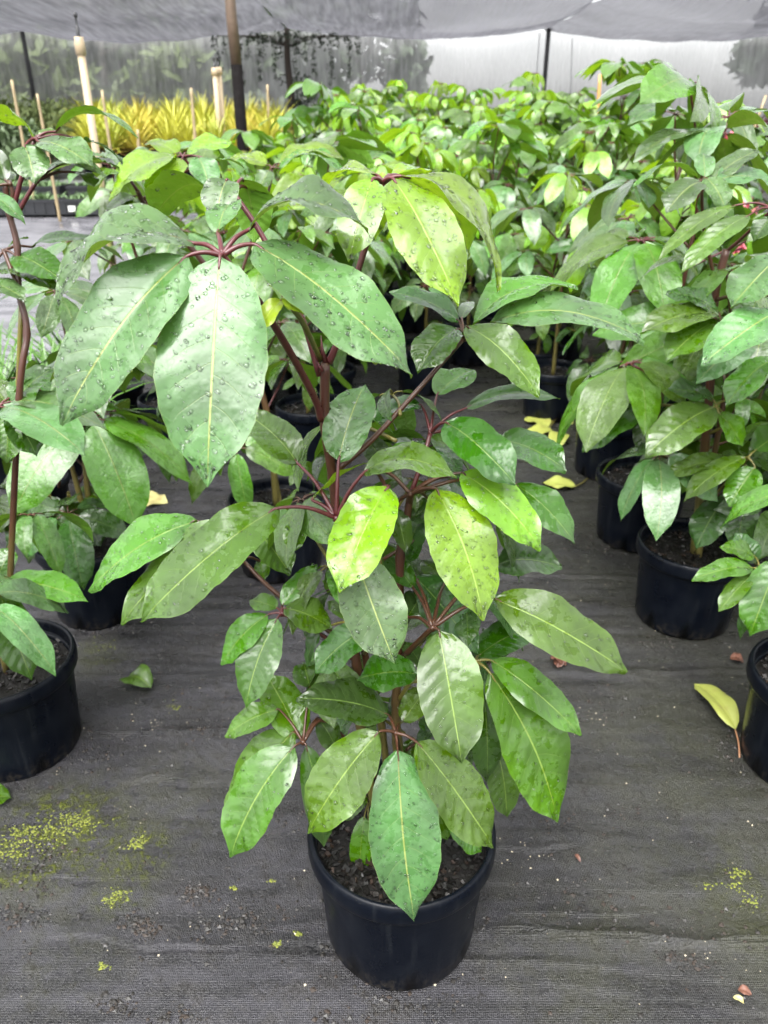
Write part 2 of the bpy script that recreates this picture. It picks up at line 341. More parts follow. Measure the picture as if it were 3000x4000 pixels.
def ground_mat():
    t = NT('weed_mat'); g = t.coords('Object')
    sep = t.n('ShaderNodeSeparateXYZ'); t.put(sep, 0, g)
    str1 = t.noise(t.scaled(g, (1.2, 9, 1)), 3.0, 5, .6); n1 = t.noise(g, 5, 5, .6); n2 = t.noise(g, 28, 5, .65); n3 = t.noise(g, 130, 3, .6); n4 = t.noise(g, 420, 2)
    wv = t.n('ShaderNodeTexWave', wave_type='BANDS', bands_direction='Y'); t.put(wv, 'Vector', g); t.put(wv, 'Scale', 115.0); t.put(wv, 'Distortion', 1.2); t.put(wv, 'Detail', 1.0); t.put(wv, 'Detail Scale', 3.0)
    wx = t.n('ShaderNodeTexWave', wave_type='BANDS', bands_direction='X'); t.put(wx, 'Vector', g); t.put(wx, 'Scale', 95.0); t.put(wx, 'Distortion', 1.0)
    base = t.mix(t.ramp(t.math('MULTIPLY_ADD', str1, .6, t.math('MULTIPLY', n1, .5)), .42, .66), C(.010, .0095, .0105), C(.052, .050, .058))
    silt = t.ramp(t.math('MULTIPLY_ADD', n2, .55, t.math('MULTIPLY', n1, .5)), .50, .66)
    base = t.mix(t.math('MULTIPLY', silt, .5), base, C(.062, .057, .050))
    blot = t.ramp(t.noise(t.scaled(g, (1, 1.8, 1)), 3.1, 6, .68), .50, .62); base = t.mix(t.math('MULTIPLY', blot, .55), base, C(.014, .012, .010))
    dirt = t.ramp(t.math('MULTIPLY_ADD', n3, .5, t.math('MULTIPLY', n2, .55)), .58, .66)
    sp = t.voro(g, 150); pit = t.math('MULTIPLY', t.ramp(sp.outputs[0], .10, .30, 1, 0), t.ramp(n2, .42, .62))
    base = t.mix(t.math('MULTIPLY', pit, .8), base, C(.009, .007, .006))
    fleck = t.math('MULTIPLY', t.ramp(t.voro(g, 75).outputs[0], .035, .06, 1, 0), t.ramp(n1, .40, .55)); base = t.mix(fleck, base, C(.20, .18, .13))
    ol = t.ramp(t.math('MULTIPLY_ADD', sep.outputs[0], .35, n1), .48, .85); base = t.mix(t.math('MULTIPLY', ol, .45), base, C(.040, .042, .018))
    base = t.mix(t.math('MULTIPLY', dirt, .85), base, C(.010, .0075, .006))
    base = t.mix(t.math('MULTIPLY', t.math('MULTIPLY', wv.outputs[1], wx.outputs[1]), .35), base, C(.075, .075, .082))
    film = 0.0; tuft = 0.0
    for (p, r, k) in MOSS:
        d = t.n('ShaderNodeVectorMath', operation='DISTANCE'); t.put(d, 0, g); t.put(d, 1, tuple(p))
        f = t.math('MULTIPLY', t.ramp(d.outputs['Value'], r * .25, r * 1.5, 1, 0), k); film = t.math('MAXIMUM', film, f)
    mm = t.math('MULTIPLY', t.ramp(t.math('ADD', t.math('MULTIPLY', n2, .6), t.math('MULTIPLY', n1, .5)), .44, .62), film)
    tf = t.math('MULTIPLY', t.ramp(t.math('ADD', t.math('MULTIPLY', n3, .6), t.math('MULTIPLY', n2, .55)), .60, .66), t.ramp(film, .35, .95))
    base = t.mix(t.math('MULTIPLY', mm, .75), base, C(.040, .046, .008))
    base = t.mix(t.math('MULTIPLY', tf, .85), base, C(.12, .14, .016))
    rg = t.ramp(t.math('MULTIPLY_ADD', n2, .5, t.math('MULTIPLY', str1, .5)), .35, .65, .20, .52)
    rg = t.math('ADD', rg, t.math('MULTIPLY', t.math('MAXIMUM', dirt, tf), .2))
    h = t.math('ADD', t.math('MULTIPLY', wv.outputs[1], .35), t.math('MULTIPLY', wx.outputs[1], .30))
    h = t.math('ADD', h, t.math('MULTIPLY', n3, 1.2)); h = t.math('ADD', h, t.math('MULTIPLY', n4, .9)); h = t.math('ADD', h, t.math('MULTIPLY', pit, -.8)); h = t.math('ADD', h, t.math('MULTIPLY', tf, 1.2))
    nb = t.bump(h, .75, .0026); nb = t.bump(n2, .5, .008, nb)
    dk = t.n('ShaderNodeHueSaturation'); t.put(dk, 'Color', base); t.put(dk, 'Value', .56); t.put(dk, 'Saturation', 1.15)
    t.setp(Base_Color=dk.outputs[0], Roughness=rg, Specular_IOR_Level=.42, Normal=nb); return t.mat
me.materials.append(ground_mat()); ground = link('ground', me); tag(ground, kind='structure')
PX = np.linspace(-9, -1.62, 24); PY = np.concatenate([np.linspace(3.1, 12, 60)]); P = []
for yv in PY:
    for xv in PX: P.append((xv + .05 * math.sin(yv * 3.1) * (xv > -1.7), yv, float(ground_z(np.array(xv), np.array(yv))) + .012))
mb = MB(); mb.add(P, [[j*24+k2, j*24+k2+1, (j+1)*24+k2+1, (j+1)*24+k2] for j in range(len(PY)-1) for k2 in range(23)])
def path_mat():
    t = NT('wet_path'); g = t.coords(); n1 = t.noise(g, 1.6, 5, .6); n2 = t.noise(g, 30, 4); n3 = t.noise(t.scaled(g, (1, 4, 1)), 3, 4)
    base = t.mix(t.ramp(n3, .35, .65), C(.07, .069, .076), C(.15, .147, .16)); base = t.mix(t.math('MULTIPLY', t.ramp(n2, .55, .7), .5), base, C(.05, .048, .05))
    t.setp(Base_Color=base, Roughness=t.ramp(n1, .35, .6, .12, .4), Normal=t.bump(n2, .3, .006)); return t.mat
tag(mb.obj('path', path_mat()), kind='structure')
def gpt(px, py):                                       # a pixel of the photograph on the near, level mat
    p = onz(px, py, 0.0); p[2] = float(ground_z(np.array(p[0]), np.array(p[1]))); return p
def gh(x, y): return float(ground_z(np.array(float(x)), np.array(float(y))))

# ------------------------------------------------------------------ shade house: roof cloth, end wall net, posts, cables
def net_mat(name, c, opac, transl, streak_scale=(1, 60, 1)):  # last argument stretches the noise that streaks the cloth's colour and opacity
    t = NT(name); g = t.coords(); nz = t.noise(t.scaled(g, streak_scale), 1.2, 4, .6); n2 = t.noise(g, .5, 3)
    d = t.n('ShaderNodeBsdfDiffuse'); tr = t.n('ShaderNodeBsdfTranslucent'); tp = t.n('ShaderNodeBsdfTransparent')
    cc = t.mix(t.ramp(t.math('ADD', t.math('MULTIPLY', nz, .5), t.math('MULTIPLY', n2, .5)), .3, .7), C(*[x * .62 for x in c]), C(*[min(1, x * 1.3) for x in c]))
    t.put(d, 'Color', cc); t.put(tr, 'Color', cc)
    m1 = t.n('ShaderNodeMixShader'); t.put(m1, 0, transl); t.t.links.new(d.outputs[0], m1.inputs[1]); t.t.links.new(tr.outputs[0], m1.inputs[2])
    m2 = t.n('ShaderNodeMixShader'); t.put(m2, 0, t.ramp(nz, .2, .8, opac - .05, opac + .05)); t.t.links.new(tp.outputs[0], m2.inputs[1]); t.t.links.new(m1.outputs[0], m2.inputs[2])
    t.t.links.new(m2.outputs[0], t.out.inputs[0]); return t.mat
ROOFM = net_mat('shade_cloth_roof', (.125, .125, .138), .90, .55, (9, 1, 1))
WALLM = net_mat('shade_cloth_wall', (.60, .60, .60), .56, .66, (8, 1, 1.5))
BAYS = [-15.0, -8.7, -2.37, 3.95, 10.3, 16.6]; RY0, RY1 = 14.2, 22.0
names = ['leftmost', 'left', 'middle', 'right', 'rightmost']
def cable_z(x, y): return 3.50 + .05 * math.sin(y * .4 + x)
for b in range(5):
    x0, x1 = BAYS[b], BAYS[b+1]; nu, nv = 30, 40; P = []
    for j in range(nv + 1):
        y = RY0 + (RY1 - RY0) * j / nv
        for i2 in range(nu + 1):
            u = i2 / nu; x = x0 + (x1 - x0) * u
            sag = (.20 + .20 * math.sin(math.pi * (j / nv)) ) * (4*u*(1-u)) ** .8 * (1 + .2*math.sin(b*2.1 + j*.2))
            z = cable_z(x0, y) * (1 - u) + cable_z(x1, y) * u - sag - .02 * math.sin(u*31 + y*.6) * 4*u*(1-u) - .03 * math.sin(y * 2.2 + u * 3 + b)
            P.append((x + .006, y, z))
    mb = MB(); m = nu + 1; mb.add(P, [[j*m+k, j*m+k+1, (j+1)*m+k+1, (j+1)*m+k] for j in range(nv) for k in range(nu)])
    o = mb.obj('shade_cloth_roof', ROOFM)
    tag(o, ['grey shade cloth roof panel beyond the left edge', 'grey shade cloth roof panel sagging above the yellow bromeliads', 'grey shade cloth roof panel sagging over the middle of the frame',
            'grey shade cloth roof panel sagging at the upper right', 'grey shade cloth roof panel beyond the right edge'][b], 'shade cloth', 'shade cloth roof panels')
CABLE = plain('steel_cable', (.25, .25, .26), .35, .2, 30, metallic=.8)
for i2, x in enumerate(BAYS[1:4]):
    mb = MB(); mb.tube([(x, y, cable_z(x, y) + .03) for y in np.linspace(RY0, RY1, 20)], .008, 6)
    tag(mb.obj('support_cable', CABLE), ['roof cable ending at the far left post', 'roof cable ending beside the hanging vine tree', 'roof cable ending at the post right of centre'][i2], 'cable', 'shade roof cables')
mb = MB(); mb.tube([(x, RY1 + .06, 3.50 - .0 * x) for x in np.linspace(-15, 16.6, 20)], .008, 6)
tag(mb.obj('edge_cable', CABLE), 'long cable along the top of the end net wall', 'cable')
# end wall net
P = []; nu, nv = 90, 10
for j in range(nv + 1):
    for i2 in range(nu + 1):
        x = -26 + 56 * i2 / nu; z0 = float(gz(22.15)) - .05; z = z0 + (3.47 - z0) * j / nv
        P.append((x, 22.18 + .05 * math.sin(x * 2.3 + j * .3) + .03 * math.sin(x * 7.1), z))
mb = MB(); m = nu + 1; mb.add(P, [[j*m+k, j*m+k+1, (j+1)*m+k+1, (j+1)*m+k] for j in range(nv) for k in range(nu)])
tag(mb.obj('shade_net_wall', WALLM), 'pale translucent net wall hanging at the far end of the shade house', 'net wall')
BLACKP = plain('black_steel', (.018, .018, .020), .45, .3, 20); WOOD = plain('weathered_timber', (.10, .065, .042), .6, .35, 22, .3); DARKP = plain('black_paint', (.005, .004, .004), .8, .4, 25, spec=.1)
def steel_post(x, y, label, r=.055, lean=0.0):
    e = empty('steel_post', (x, y, float(gz(y)))); H = 3.52 - float(gz(y))
    mb = MB(); mb.tube([(0, 0, -.05), (lean * H, 0, H)], r, 12); mb.obj('pole', BLACKP, e)
    mb = MB(); mb.box((lean * H, 0, H + .012), (r*3.2, r*3.2, .02)); mb.tube([(lean*H, 0, H - .12), (lean*H + .16, .02, H - .005)], .014, 6); mb.tube([(lean*H, 0, H - .12), (lean*H - .16, .02, H - .005)], .014, 6); mb.obj('bracket', CABLE, e, False)
    mb = MB(); mb.tube([(0, 0, -.02), (0, 0, .03)], r * 1.6, 12); mb.obj('base_plate', BLACKP, e)
    tag(e, label, 'post', 'steel posts of the shade house')
steel_post(-8.75, 21.8, 'black steel post at the far left edge of the shade house'); steel_post(3.98, 21.8, 'dark steel post with bracket standing behind the rear bed right of centre')
for (px, y0, y1, Y, lab) in [(2100, 130, 300, 21.5, 'thin slanting guy wire left of the dark post'), (2228, 150, 350, 21.5, 'thin guy wire right of the dark post')]:
    a = at(px + 8, y0, Y); b = at(px - (22 if px < 2150 else 8), y1 + 260, Y); mb = MB(); mb.tube([a, b], .010, 5); tag(mb.obj('guy_wire', CABLE), lab, 'wire', 'guy wires')
# timber post, upper part bare, lower part black
Y = 8.0; a = at(893, -120, Y); base = at(940, 440, Y); x = (a[0] + base[0]) / 2; e = empty('timber_post', (x, Y, float(gz(Y))))
zt = a[2] - float(gz(Y)); zm = at(918, 255, Y)[2] - float(gz(Y))
mb = MB(); mb.tube([(0, 0, zm), (-.012, 0, (zm+zt)/2), (-.02, 0, 3.5 - float(gz(Y)))], [.050, .048, .047], 14); mb.obj('bare_shaft', WOOD, e)
mb = MB(); mb.tube([(0, 0, -.05), (.004, 0, zm * .5), (0, 0, zm + .004)], [.056, .054, .052], 14); mb.obj('painted_base', DARKP, e)
tag(e, 'brown timber post with black lower end in front of the bromeliads', 'post')

PVC = plain('cream_pvc', (.36, .28, .18), .4, .12, 12); BAMBOO = plain('bamboo', (.30, .23, .13), .55, .3, 20, .3); ALGAE = plain('algae_bamboo', (.20, .19, .06), .55, .5, 14, .4)
def riser(px, py, px2, py2, Y, label, r, extra=0):
    t0 = at(px, py, Y); b0 = at(px2, py2, Y); x = (t0[0] + b0[0]) / 2; z0 = float(gz(Y)); e = empty('sprinkler_riser', (x, Y, z0)); H = t0[2] - z0
    mb = MB(); mb.tube([(b0[0]-x, 0, -.03), (t0[0]-x, 0, H)], r, 14); mb.obj('pipe', PVC, e)
    mb = MB(); mb.lathe([(r*1.02, -.09), (r*1.35, -.085), (r*1.35, -.02), (r*1.2, -.012), (r*1.2, .01), (0.001, .012)], 14, (t0[0]-x, 0, H)); mb.obj('coupling', PVC, e)
    mb = MB(); mb.lathe([(r*.5, 0), (r*.5, .05), (r*.25, .055), (r*.25, .10), (r*.55, .105), (r*.5, .125), (0.001, .13)], 10, (t0[0]-x, 0, H + .012)); mb.obj('sprinkler_head', BLACKP, e)
    tag(e, label, 'sprinkler pipe', 'sprinkler risers')
riser(308, 152, 372, 570, 5.6, 'tall cream sprinkler riser standing before the bromeliads at left', .024)
riser(838, 268, 850, 440, 12.8, 'left pipe of the paired cream risers among the bromeliads', .040); riser(853, 265, 865, 440, 12.9, 'right pipe of the paired cream risers among the bromeliads', .040)
def stake(px, py, px2, py2, Y, label, r=.010, m=BAMBOO):
    a = at(px, py, Y); b = at(px2, py2, Y); d = (a - b) / max(a[2] - b[2], .05); z0 = gh(b[0], Y) - .03; b2 = b + d * (z0 - b[2]); mb = MB()
    pts = []; rr = []
    for k in range(15):
        t = k / 14; pts.append(b2 + (a - b2) * t); rr.append(r * (1.18 if k % 4 == 3 else 1.0) * (1.05 - .2 * t))
    mb.tube(pts, rr, 8); tag(mb.obj('bamboo_stake', m), label, 'stake', 'garden stakes')
for (a, b, c, d, Y, lab, r) in [(50, 345, 75, 480, 9.5, 'pale stake near the left frame edge beside the steel post', .018), (160, 405, 180, 515, 9.0, 'short pale stake just right of the far steel post', .016), (440, 390, 480, 665, 8.2, 'bamboo stake just right of the tall cream riser', .016),
        (825, 380, 845, 620, 12.0, 'bamboo stake left of the paired risers', .022), (595, 560, 600, 650, 11.0, 'short bamboo stake under the left bromeliads', .02), (1155, 365, 1158, 440, 12.5, 'pale stake right of the timber post', .02)]:
    stake(*cp(9, a, b), *cp(9, c, d), Y, lab, r)
stake(*cp(6, 1068, 790), *cp(6, 1150, 1300), 4.3, 'algae stained green stake beside the left row foliage', .013, ALGAE)
stake(2992, 372, 2940, 520, 5.5, 'tan stake leaning at the right edge of the bed', .010); stake(2810, 405, 2795, 500, 8.0, 'thin tan stake before the pink bromeliads', .010)
stake(2345, 290, 2340, 360, 9.6, 'orange brown stake behind the tallest rear plant', .022, plain('orange_timber', (.50, .26, .08), .6, .3, 14))

# ------------------------------------------------------------------ trees and slope beyond the net
FOLI = [plain('far_foliage_%d' % k, c, .6, .4, 3) for k, c in enumerate([(.045, .075, .030), (.060, .095, .035), (.085, .12, .03), (.035, .055, .028)])]
BARK = plain('tree_bark', (.07, .055, .045), .8, .4, 8, .4)
def leaf_cloud(mb, centers, n, rmin, rmax, size, droop=0.0):
    r = rng
    for (c, R) in centers:
        d = r.normal(size=(n, 3)); d /= np.linalg.norm(d, axis=1)[:, None]; p = np.array(c) + d * (R * r.uniform(rmin, rmax, (n, 1)) ** .6)
        a = r.normal(size=(n, 3)); a[:, 2] -= droop; a /= np.linalg.norm(a, axis=1)[:, None]; b = np.cross(a, r.normal(size=(n, 3))); b /= np.linalg.norm(b, axis=1)[:, None]
        s = size * r.uniform(.6, 1.4, (n, 1)); V = np.stack([p - a*s, p + b*s*.42, p + a*s, p - b*s*.42], 1).reshape(-1, 3)
        mb.add(V, [[4*k, 4*k+1, 4*k+2, 4*k+3] for k in range(n)])
def tree(x, y, h, w, label, fol=0, n=260, lob=9, group='trees beyond the net wall', low=.3, size=.28):
    z0 = float(gz(y)) - .05; e = empty('background_tree', (x, y, z0)); mb = MB(); cs = []
    pts = smooth_path([(0, 0, 0), (.1*w*random.uniform(-1, 1), 0, h*.35), (.12*w*random.uniform(-1, 1), 0, h*.7), (0, 0, h*.92)], 4)
    mb.tube(pts, np.linspace(h*.022, h*.005, len(pts)), 8)
    for k in range(lob):
        a = k * 2.4 + random.random(); t = low + (1 - low) * (k + .5) / lob; rr = w * (.55 * math.sin(math.pi * min(1, t*.85 + .1)) + .12) * random.uniform(.7, 1.2)
        c = (math.cos(a)*rr, math.sin(a)*rr, h * t); cs.append((c, w * random.uniform(.26, .42)))
        mb.tube(smooth_path([(0, 0, h*t*.72), (c[0]*.5, c[1]*.5, h*t*.85), c], 3), [h*.010]*3 + [h*.006]*3 + [h*.003] if False else h*.006, 6)
    mb.obj('trunk', BARK, e); mb = MB(); leaf_cloud(mb, cs, n, .15, 1.0, size); mb.obj('crown', FOLI[fol], e, False)
    tag(e, label, 'tree', group)
TS = [(-17.5, 30, 6.5, 4.2, 'broad misty tree at the far left beyond the net', 0), (-13.5, 33, 8.5, 4.6, 'tall misty tree behind the far left post', 3), (-10.0, 31, 7.5, 4.0, 'misty grey green tree above the left riser', 1),
      (-6.8, 34, 8.0, 4.4, 'misty tree above the middle of the yellow bromeliads', 0), (-3.8, 33, 7.0, 3.8, 'misty tree left of the timber post beyond the net', 1), (-1.0, 39, 6.0, 3.6, 'faint misty tree behind the hanging vine tree', 0),
      (12.6, 27, 6.2, 2.6, 'dark tree at the right frame edge beyond the net', 3), (-15.0, 26, 2.4, 3.0, 'low pale green bush at far left beyond the net', 2), (-11.0, 26, 2.2, 2.8, 'low olive bush behind the steel post', 2), (-6.2, 25.5, 2.0, 2.0, 'low yellow green bush rising behind the bromeliads', 2)]
for (x, y, h, w, lab, fo) in TS: tree(x, y, h, w, lab, fo, low=(.12 if h < 3 else .25))
# hanging vine tree standing inside the net next to the cable end
def vine_tree():
    x, y = -2.25, 20.9; z0 = float(gz(y)) - .03; e = empty('vine_tree', (x, y, z0)); H = 3.3 - z0
    mb = MB(); pts = smooth_path([(0, 0, 0), (.03, 0, H*.4), (-.02, 0, H*.75), (0, 0, H + .1)], 5); mb.tube(pts, np.linspace(.10, .06, len(pts)), 9)
    tips = []
    for k in range(24):
        dx = -1.75 + k * .145 + random.uniform(-.06, .06); z = H - .06 - random.uniform(0, .08); tips.append((dx, random.uniform(-.25, .25), z))
        if k % 2: mb.tube(smooth_path([(0, 0, H - .28), (dx*.5, 0, H - .06), tips[-1]], 4), .010, 5)
    for (dx, dy, z) in tips[1::3]: mb.tube([(dx, dy, z), (dx + .02, dy, z - .9)], .004, 4)
    mb.obj('trunk', BARK, e); mb = MB()
    for q2, (dx, dy, z) in enumerate(tips):
        Ls = random.uniform(.75, 1.15) if q2 % 3 == 1 else random.uniform(.1, .55)
        for q in range(int(Ls * 42) + 8):
            tt = random.random(); c = (dx + random.gauss(0, .030), dy + random.gauss(0, .03), z + .06 - Ls * tt); leaf_cloud(mb, [(c, .045)], 3, .2, 1, .030, 1.2)
    for k in range(60):
        leaf_cloud(mb, [((.32 + random.gauss(0, .20), random.gauss(0, .2), H * random.uniform(.10, .62)), .15)], 22, .1, 1, .040, .6)
    for k in range(46): leaf_cloud(mb, [((random.uniform(-.9, 1.2), random.gauss(0, .2), H + .02 - abs(random.gauss(0, .17))), .12)], 11, .1, 1, .035, .8)
    mb.obj('crown', FOLI[3], e, False); tag(e, 'dark slender tree draped with hanging vines left of centre', 'tree')
vine_tree()
# misty wooded slope
xs2 = np.linspace(-120, 120, 60); P = []
for j in range(13):
    for x in xs2:
        y = 70 + j * 8; h = (j / 12) * (-4 + 24 / (1 + math.exp((x + 9) / 9)) + 2.0 * math.sin(x * .12 + 1) + 1.2 * math.sin(x * .31)) + 1.2 * math.sin(x * 1.1 + j * 2) * (j > 0) * .5
        P.append((x, y, float(gz(50)) - 1 + h))
mb = MB(); mb.add(P, [[j*60+k, j*60+k+1, (j+1)*60+k+1, (j+1)*60+k] for j in range(12) for k in range(59)]); tag(mb.obj('hillside', plain('hill_wood', (.06, .08, .045), .9, .5, .35, .8)), kind='structure')

# ------------------------------------------------------------------ rosettes: bromeliads, strap-leaf clumps
YEL = [plain('bromeliad_yellow_%d' % k, c, .45, .3, 5) for k, c in enumerate([(.40, .40, .045), (.33, .38, .045), (.48, .41, .06)])]
OLIVE = plain('bromeliad_old_leaf', (.20, .11, .03), .6, .4, 6); PINK = [plain('bromeliad_pink', (.52, .13, .17), .45, .35, 8), plain('bromeliad_maroon', (.13, .025, .035), .4, .4, 8)]
STRAP = plain('strap_leaf', (.055, .14, .012), .32, .3, 10); PALEG = plain('seedling_leaf', (.15, .24, .10), .4, .4, 12)
def rosette(n, L, W, e0, e1, seed, z0=0.0, droop=.35, bladeseg=5):
    r = np.random.default_rng(seed); mb = MB()
    for k in range(n):
        t = k / max(1, n - 1); az = k * 2.39996 + r.uniform(-.2, .2); el = rad(e0 + (e1 - e0) * t + r.uniform(-8, 8)); l = L * r.uniform(.75, 1.1) * (1 - .25 * t); w = W * r.uniform(.8, 1.2)
        d = np.array([math.cos(az), math.sin(az), 0]); s = np.array([-math.sin(az), math.cos(az), 0]); V = []
        for i in range(bladeseg + 1):
            q = i / bladeseg; th = el - droop * q * q * 1.6; p = d * (l*q*math.cos((el+th)/2)) + np.array([0, 0, z0 + l*q*math.sin((el+th)/2)])
            ww = w * (.55 + .9*q*(1-q)) * (1 - q**3) + .001; up = np.array([0, 0, .22 * ww])
            V += [p - s*ww/2 + up, p, p + s*ww/2 + up]
        fs = []
        for i in range(bladeseg): fs += [[3*i, 3*i+1, 3*i+4, 3*i+3], [3*i+1, 3*i+2, 3*i+5, 3*i+4]]
        mb.add(V, fs, 1 if t < .14 else 0)
    return mb
def pot_mesh(R, H, n=20, name='small_pot'):
    mb = MB(); mb.lathe([(R*.78, 0), (R*.95, H*.86), (R*1.04, H*.87), (R*1.04, H), (R*.95, H), (R*.92, H*.9), (.001, H*.9)], n); return mb.mesh(name, POT)
SPOT = pot_mesh(.13, .24)
ROSY = [rosette(90, .60, .024, -5, 86, 100 + k, .26, .3).mesh('bromeliad_leaves', [YEL[k % 3], OLIVE]) for k in range(4)]
ROSP = [rosette(22, .34, .05, 10, 75, 200 + k, .22, .35).mesh('pink_bromeliad_leaves', [PINK[0 if k < 2 else 1], PINK[1]]) for k in range(3)]
def rosette_plant(x, y, mesh, name, label, group, sc, rz, potz=True):
    e = empty(name, (x, y, gh(x, y))); e.rotation_euler.z = rz; e.scale = (sc, sc, sc)
    link('foliage', mesh, e); link('pot', SPOT, e); tag(e, label, 'bromeliad', group); return e
k = 0
for j in range(7):
    Y = 12.4 + j * .62
    xl, xr = at(350 + j * 8, 560, Y)[0], at(1075, 560, Y)[0]
    nn = 8 + (j > 3)
    for i2 in range(nn):
        x = xl + (xr - xl) * (i2 + .5 * (j % 2) * .8) / (nn - .6) + random.uniform(-.06, .06)
        lab = 'yellow bromeliad, %s from the left in the %s' % (['first', 'second', 'third', 'fourth', 'fifth', 'sixth', 'seventh', 'eighth', 'ninth'][i2], ['front row of the yellow block', 'second row of the yellow block', 'third row of the yellow block', 'fourth row of the yellow block', 'fifth row of the yellow block', 'sixth row of the yellow block', 'rearmost row of the yellow block'][j])
        rosette_plant(x, Y + random.uniform(-.1, .1), ROSY[k % 4], 'yellow_bromeliad', lab, 'yellow bromeliads in front row' if j == 0 else 'yellow bromeliads in the block', random.uniform(1.15, 1.5), random.uniform(0, 6.28)); k += 1
def stand_on_ground(px, py, above):                    # distance at which something "above" metres over the ground shows at this pixel
    Ys = np.linspace(2, 20, 1800); d = ray(px, py); z = CAMZ + d[2] * Ys / d[1] - gz(Ys) - above; Y = float(Ys[np.argmin(np.abs(z))]); return at(px, py, Y)
k = 0
for (px, py, sc, kind) in [(2790, 520, 1.3, 1), (2830, 530, 1.3, 1), (2875, 535, 1.2, 1), (2745, 520, 1.3, 1), (2905, 480, 1.6, 2), (2945, 478, 1.7, 2), (2985, 470, 1.6, 2), (2925, 500, 1.5, 2), (2965, 500, 1.5, 2),
        (2770, 880, 1.25, 0), (2725, 930, 1.2, 0), (2790, 985, 1.2, 0), (2895, 1000, 1.2, 0), (2960, 985, 1.2, 0), (2840, 920, 1.2, 0), (2960, 870, 1.2, 0), (2650, 960, 1.1, 0), (2995, 930, 1.2, 0), (2690, 880, 1.2, 0), (2900, 830, 1.2, 0), (2850, 1040, 1.2, 0), (2930, 1060, 1.2, 0)]:
    p = stand_on_ground(px, py, .34 * sc)
    rosette_plant(p[0], p[1], ROSP[2 if kind == 2 else k % 2], 'pink_bromeliad', ['pink bromeliad glimpsed between stems behind the right row, among its clump', 'pink bromeliad behind the far right end of the rear bed', 'maroon leaved bromeliad at the far right back of the bed'][kind],
                  ['pink bromeliads behind the right row', 'pink bromeliads behind the rear bed', 'maroon bromeliads'][kind], sc, random.uniform(0, 6)); k += 1
# strap-leaf clumps left of the left row
for q, (px, py, Y, L, lab) in enumerate([(60, 1440, 2.55, .62, 'lush strap leaved clump at the left edge behind the left row'), (250, 1180, 3.3, .62, 'strap leaved clump showing blades above the left row leaves'), (-60, 1350, 2.9, .7, 'strap leaved clump cut by the left frame edge'), (420, 1120, 3.7, .55, 'small strap leaved clump behind the big drooping leaves'), (150, 1300, 3.0, .6, 'strap leaved clump between two left row stems')]):
    p = at(px, py, Y); g0 = gh(p[0], Y); e = empty('strap_leaf_clump', (p[0], Y, g0))
    rosette(46, L, .022, 48, 88, 300 + q, .17, .45, 6).obj('foliage', [STRAP, STRAP], e); link('pot', pot_mesh(.10, .18, 18), e); tag(e, lab, 'strap plant', 'strap leaved clumps')
# seedling trays on the path at left
TRAY = plain('tray_plastic', (.012, .013, .016), .4, .3, 20); TAGM = plain('white_tag', (.75, .75, .72), .5, .05, 10)
def tray(x, y, rz, label, tg):
    g0 = float(gz(y)); e = empty('seedling_tray', (x, y, g0)); e.rotation_euler.z = rz; w, d, h = 1.05, .62, .16; mb = MB()
    mb.box((0, -d/2, h/2 + .01), (w, .02, h)); mb.box((0, d/2, h/2 + .01), (w, .02, h)); mb.box((-w/2 + .01, 0, h/2 + .012), (.02, d - .03, h)); mb.box((w/2 - .01, 0, h/2 + .012), (.02, d - .03, h)); mb.box((0, 0, .03), (w - .05, d - .03, .02))
    for k in range(8): mb.box((-w/2 + .1 + k * .12, -d/2 - .012, h/2), (.014, .012, h * .9))
    mb.box((0, -d/2 - .008, h - .01), (w + .03, .03, .022)); mb.obj('tray', TRAY, e, False)
    mb = MB(); mb.box((0, 0, h - .045), (w - .05, d - .05, .02)); mb.obj('potting_mix', SOIL, e, False)
    mb = MB(); r2 = MB()
    for k in range(70): 
        c = rosette(6, .16, .022, 35, 80, 500 + k, 0, .4, 3); off = np.array([random.uniform(-w/2+.08, w/2-.08), random.uniform(-d/2+.08, d/2-.08), h - .035])
        for vv, ff in zip([np.concatenate(c.v)], [c.f]): mb.add(vv + off, ff)
    o = mb.obj('seedlings', PALEG, e); o['kind'] = 'stuff'
    if tg:
        mb = MB(); mb.box((tg, -d/2 - .03, h * .45), (.08, .006, .06)); mb.obj('label_card', TAGM, e, False)
    tag(e, label, 'seedling tray', 'black seedling trays on the path')
p = at(*cp(6, 330, 960), 9.4)
for q, (dx, dy, rz, lab, tg) in enumerate([(-1.35, .1, .05, 'black seedling tray cut by the left frame edge', 0), (-.22, .02, .03, 'black seedling tray with white card behind the left trunk', -.2), (.86, .05, -.02, 'black seedling tray with white card right of the left trunk', -.35), (1.9, .55, .25, 'black seedling tray set back on the path near the green stake', 0),
        (-.5, .95, .02, 'black seedling tray second row behind the left trunk', 0), (.65, 1.0, .0, 'black seedling tray second row right of the left trunk', 0), (3.0, 1.0, .1, 'black seedling tray half hidden behind bright left leaves', 0)]): tray(p[0] + dx, 9.5 + dy, rz, lab, tg)
SHRUBM = plain('soft_shrub', (.17, .22, .07), .6, .35, 3)
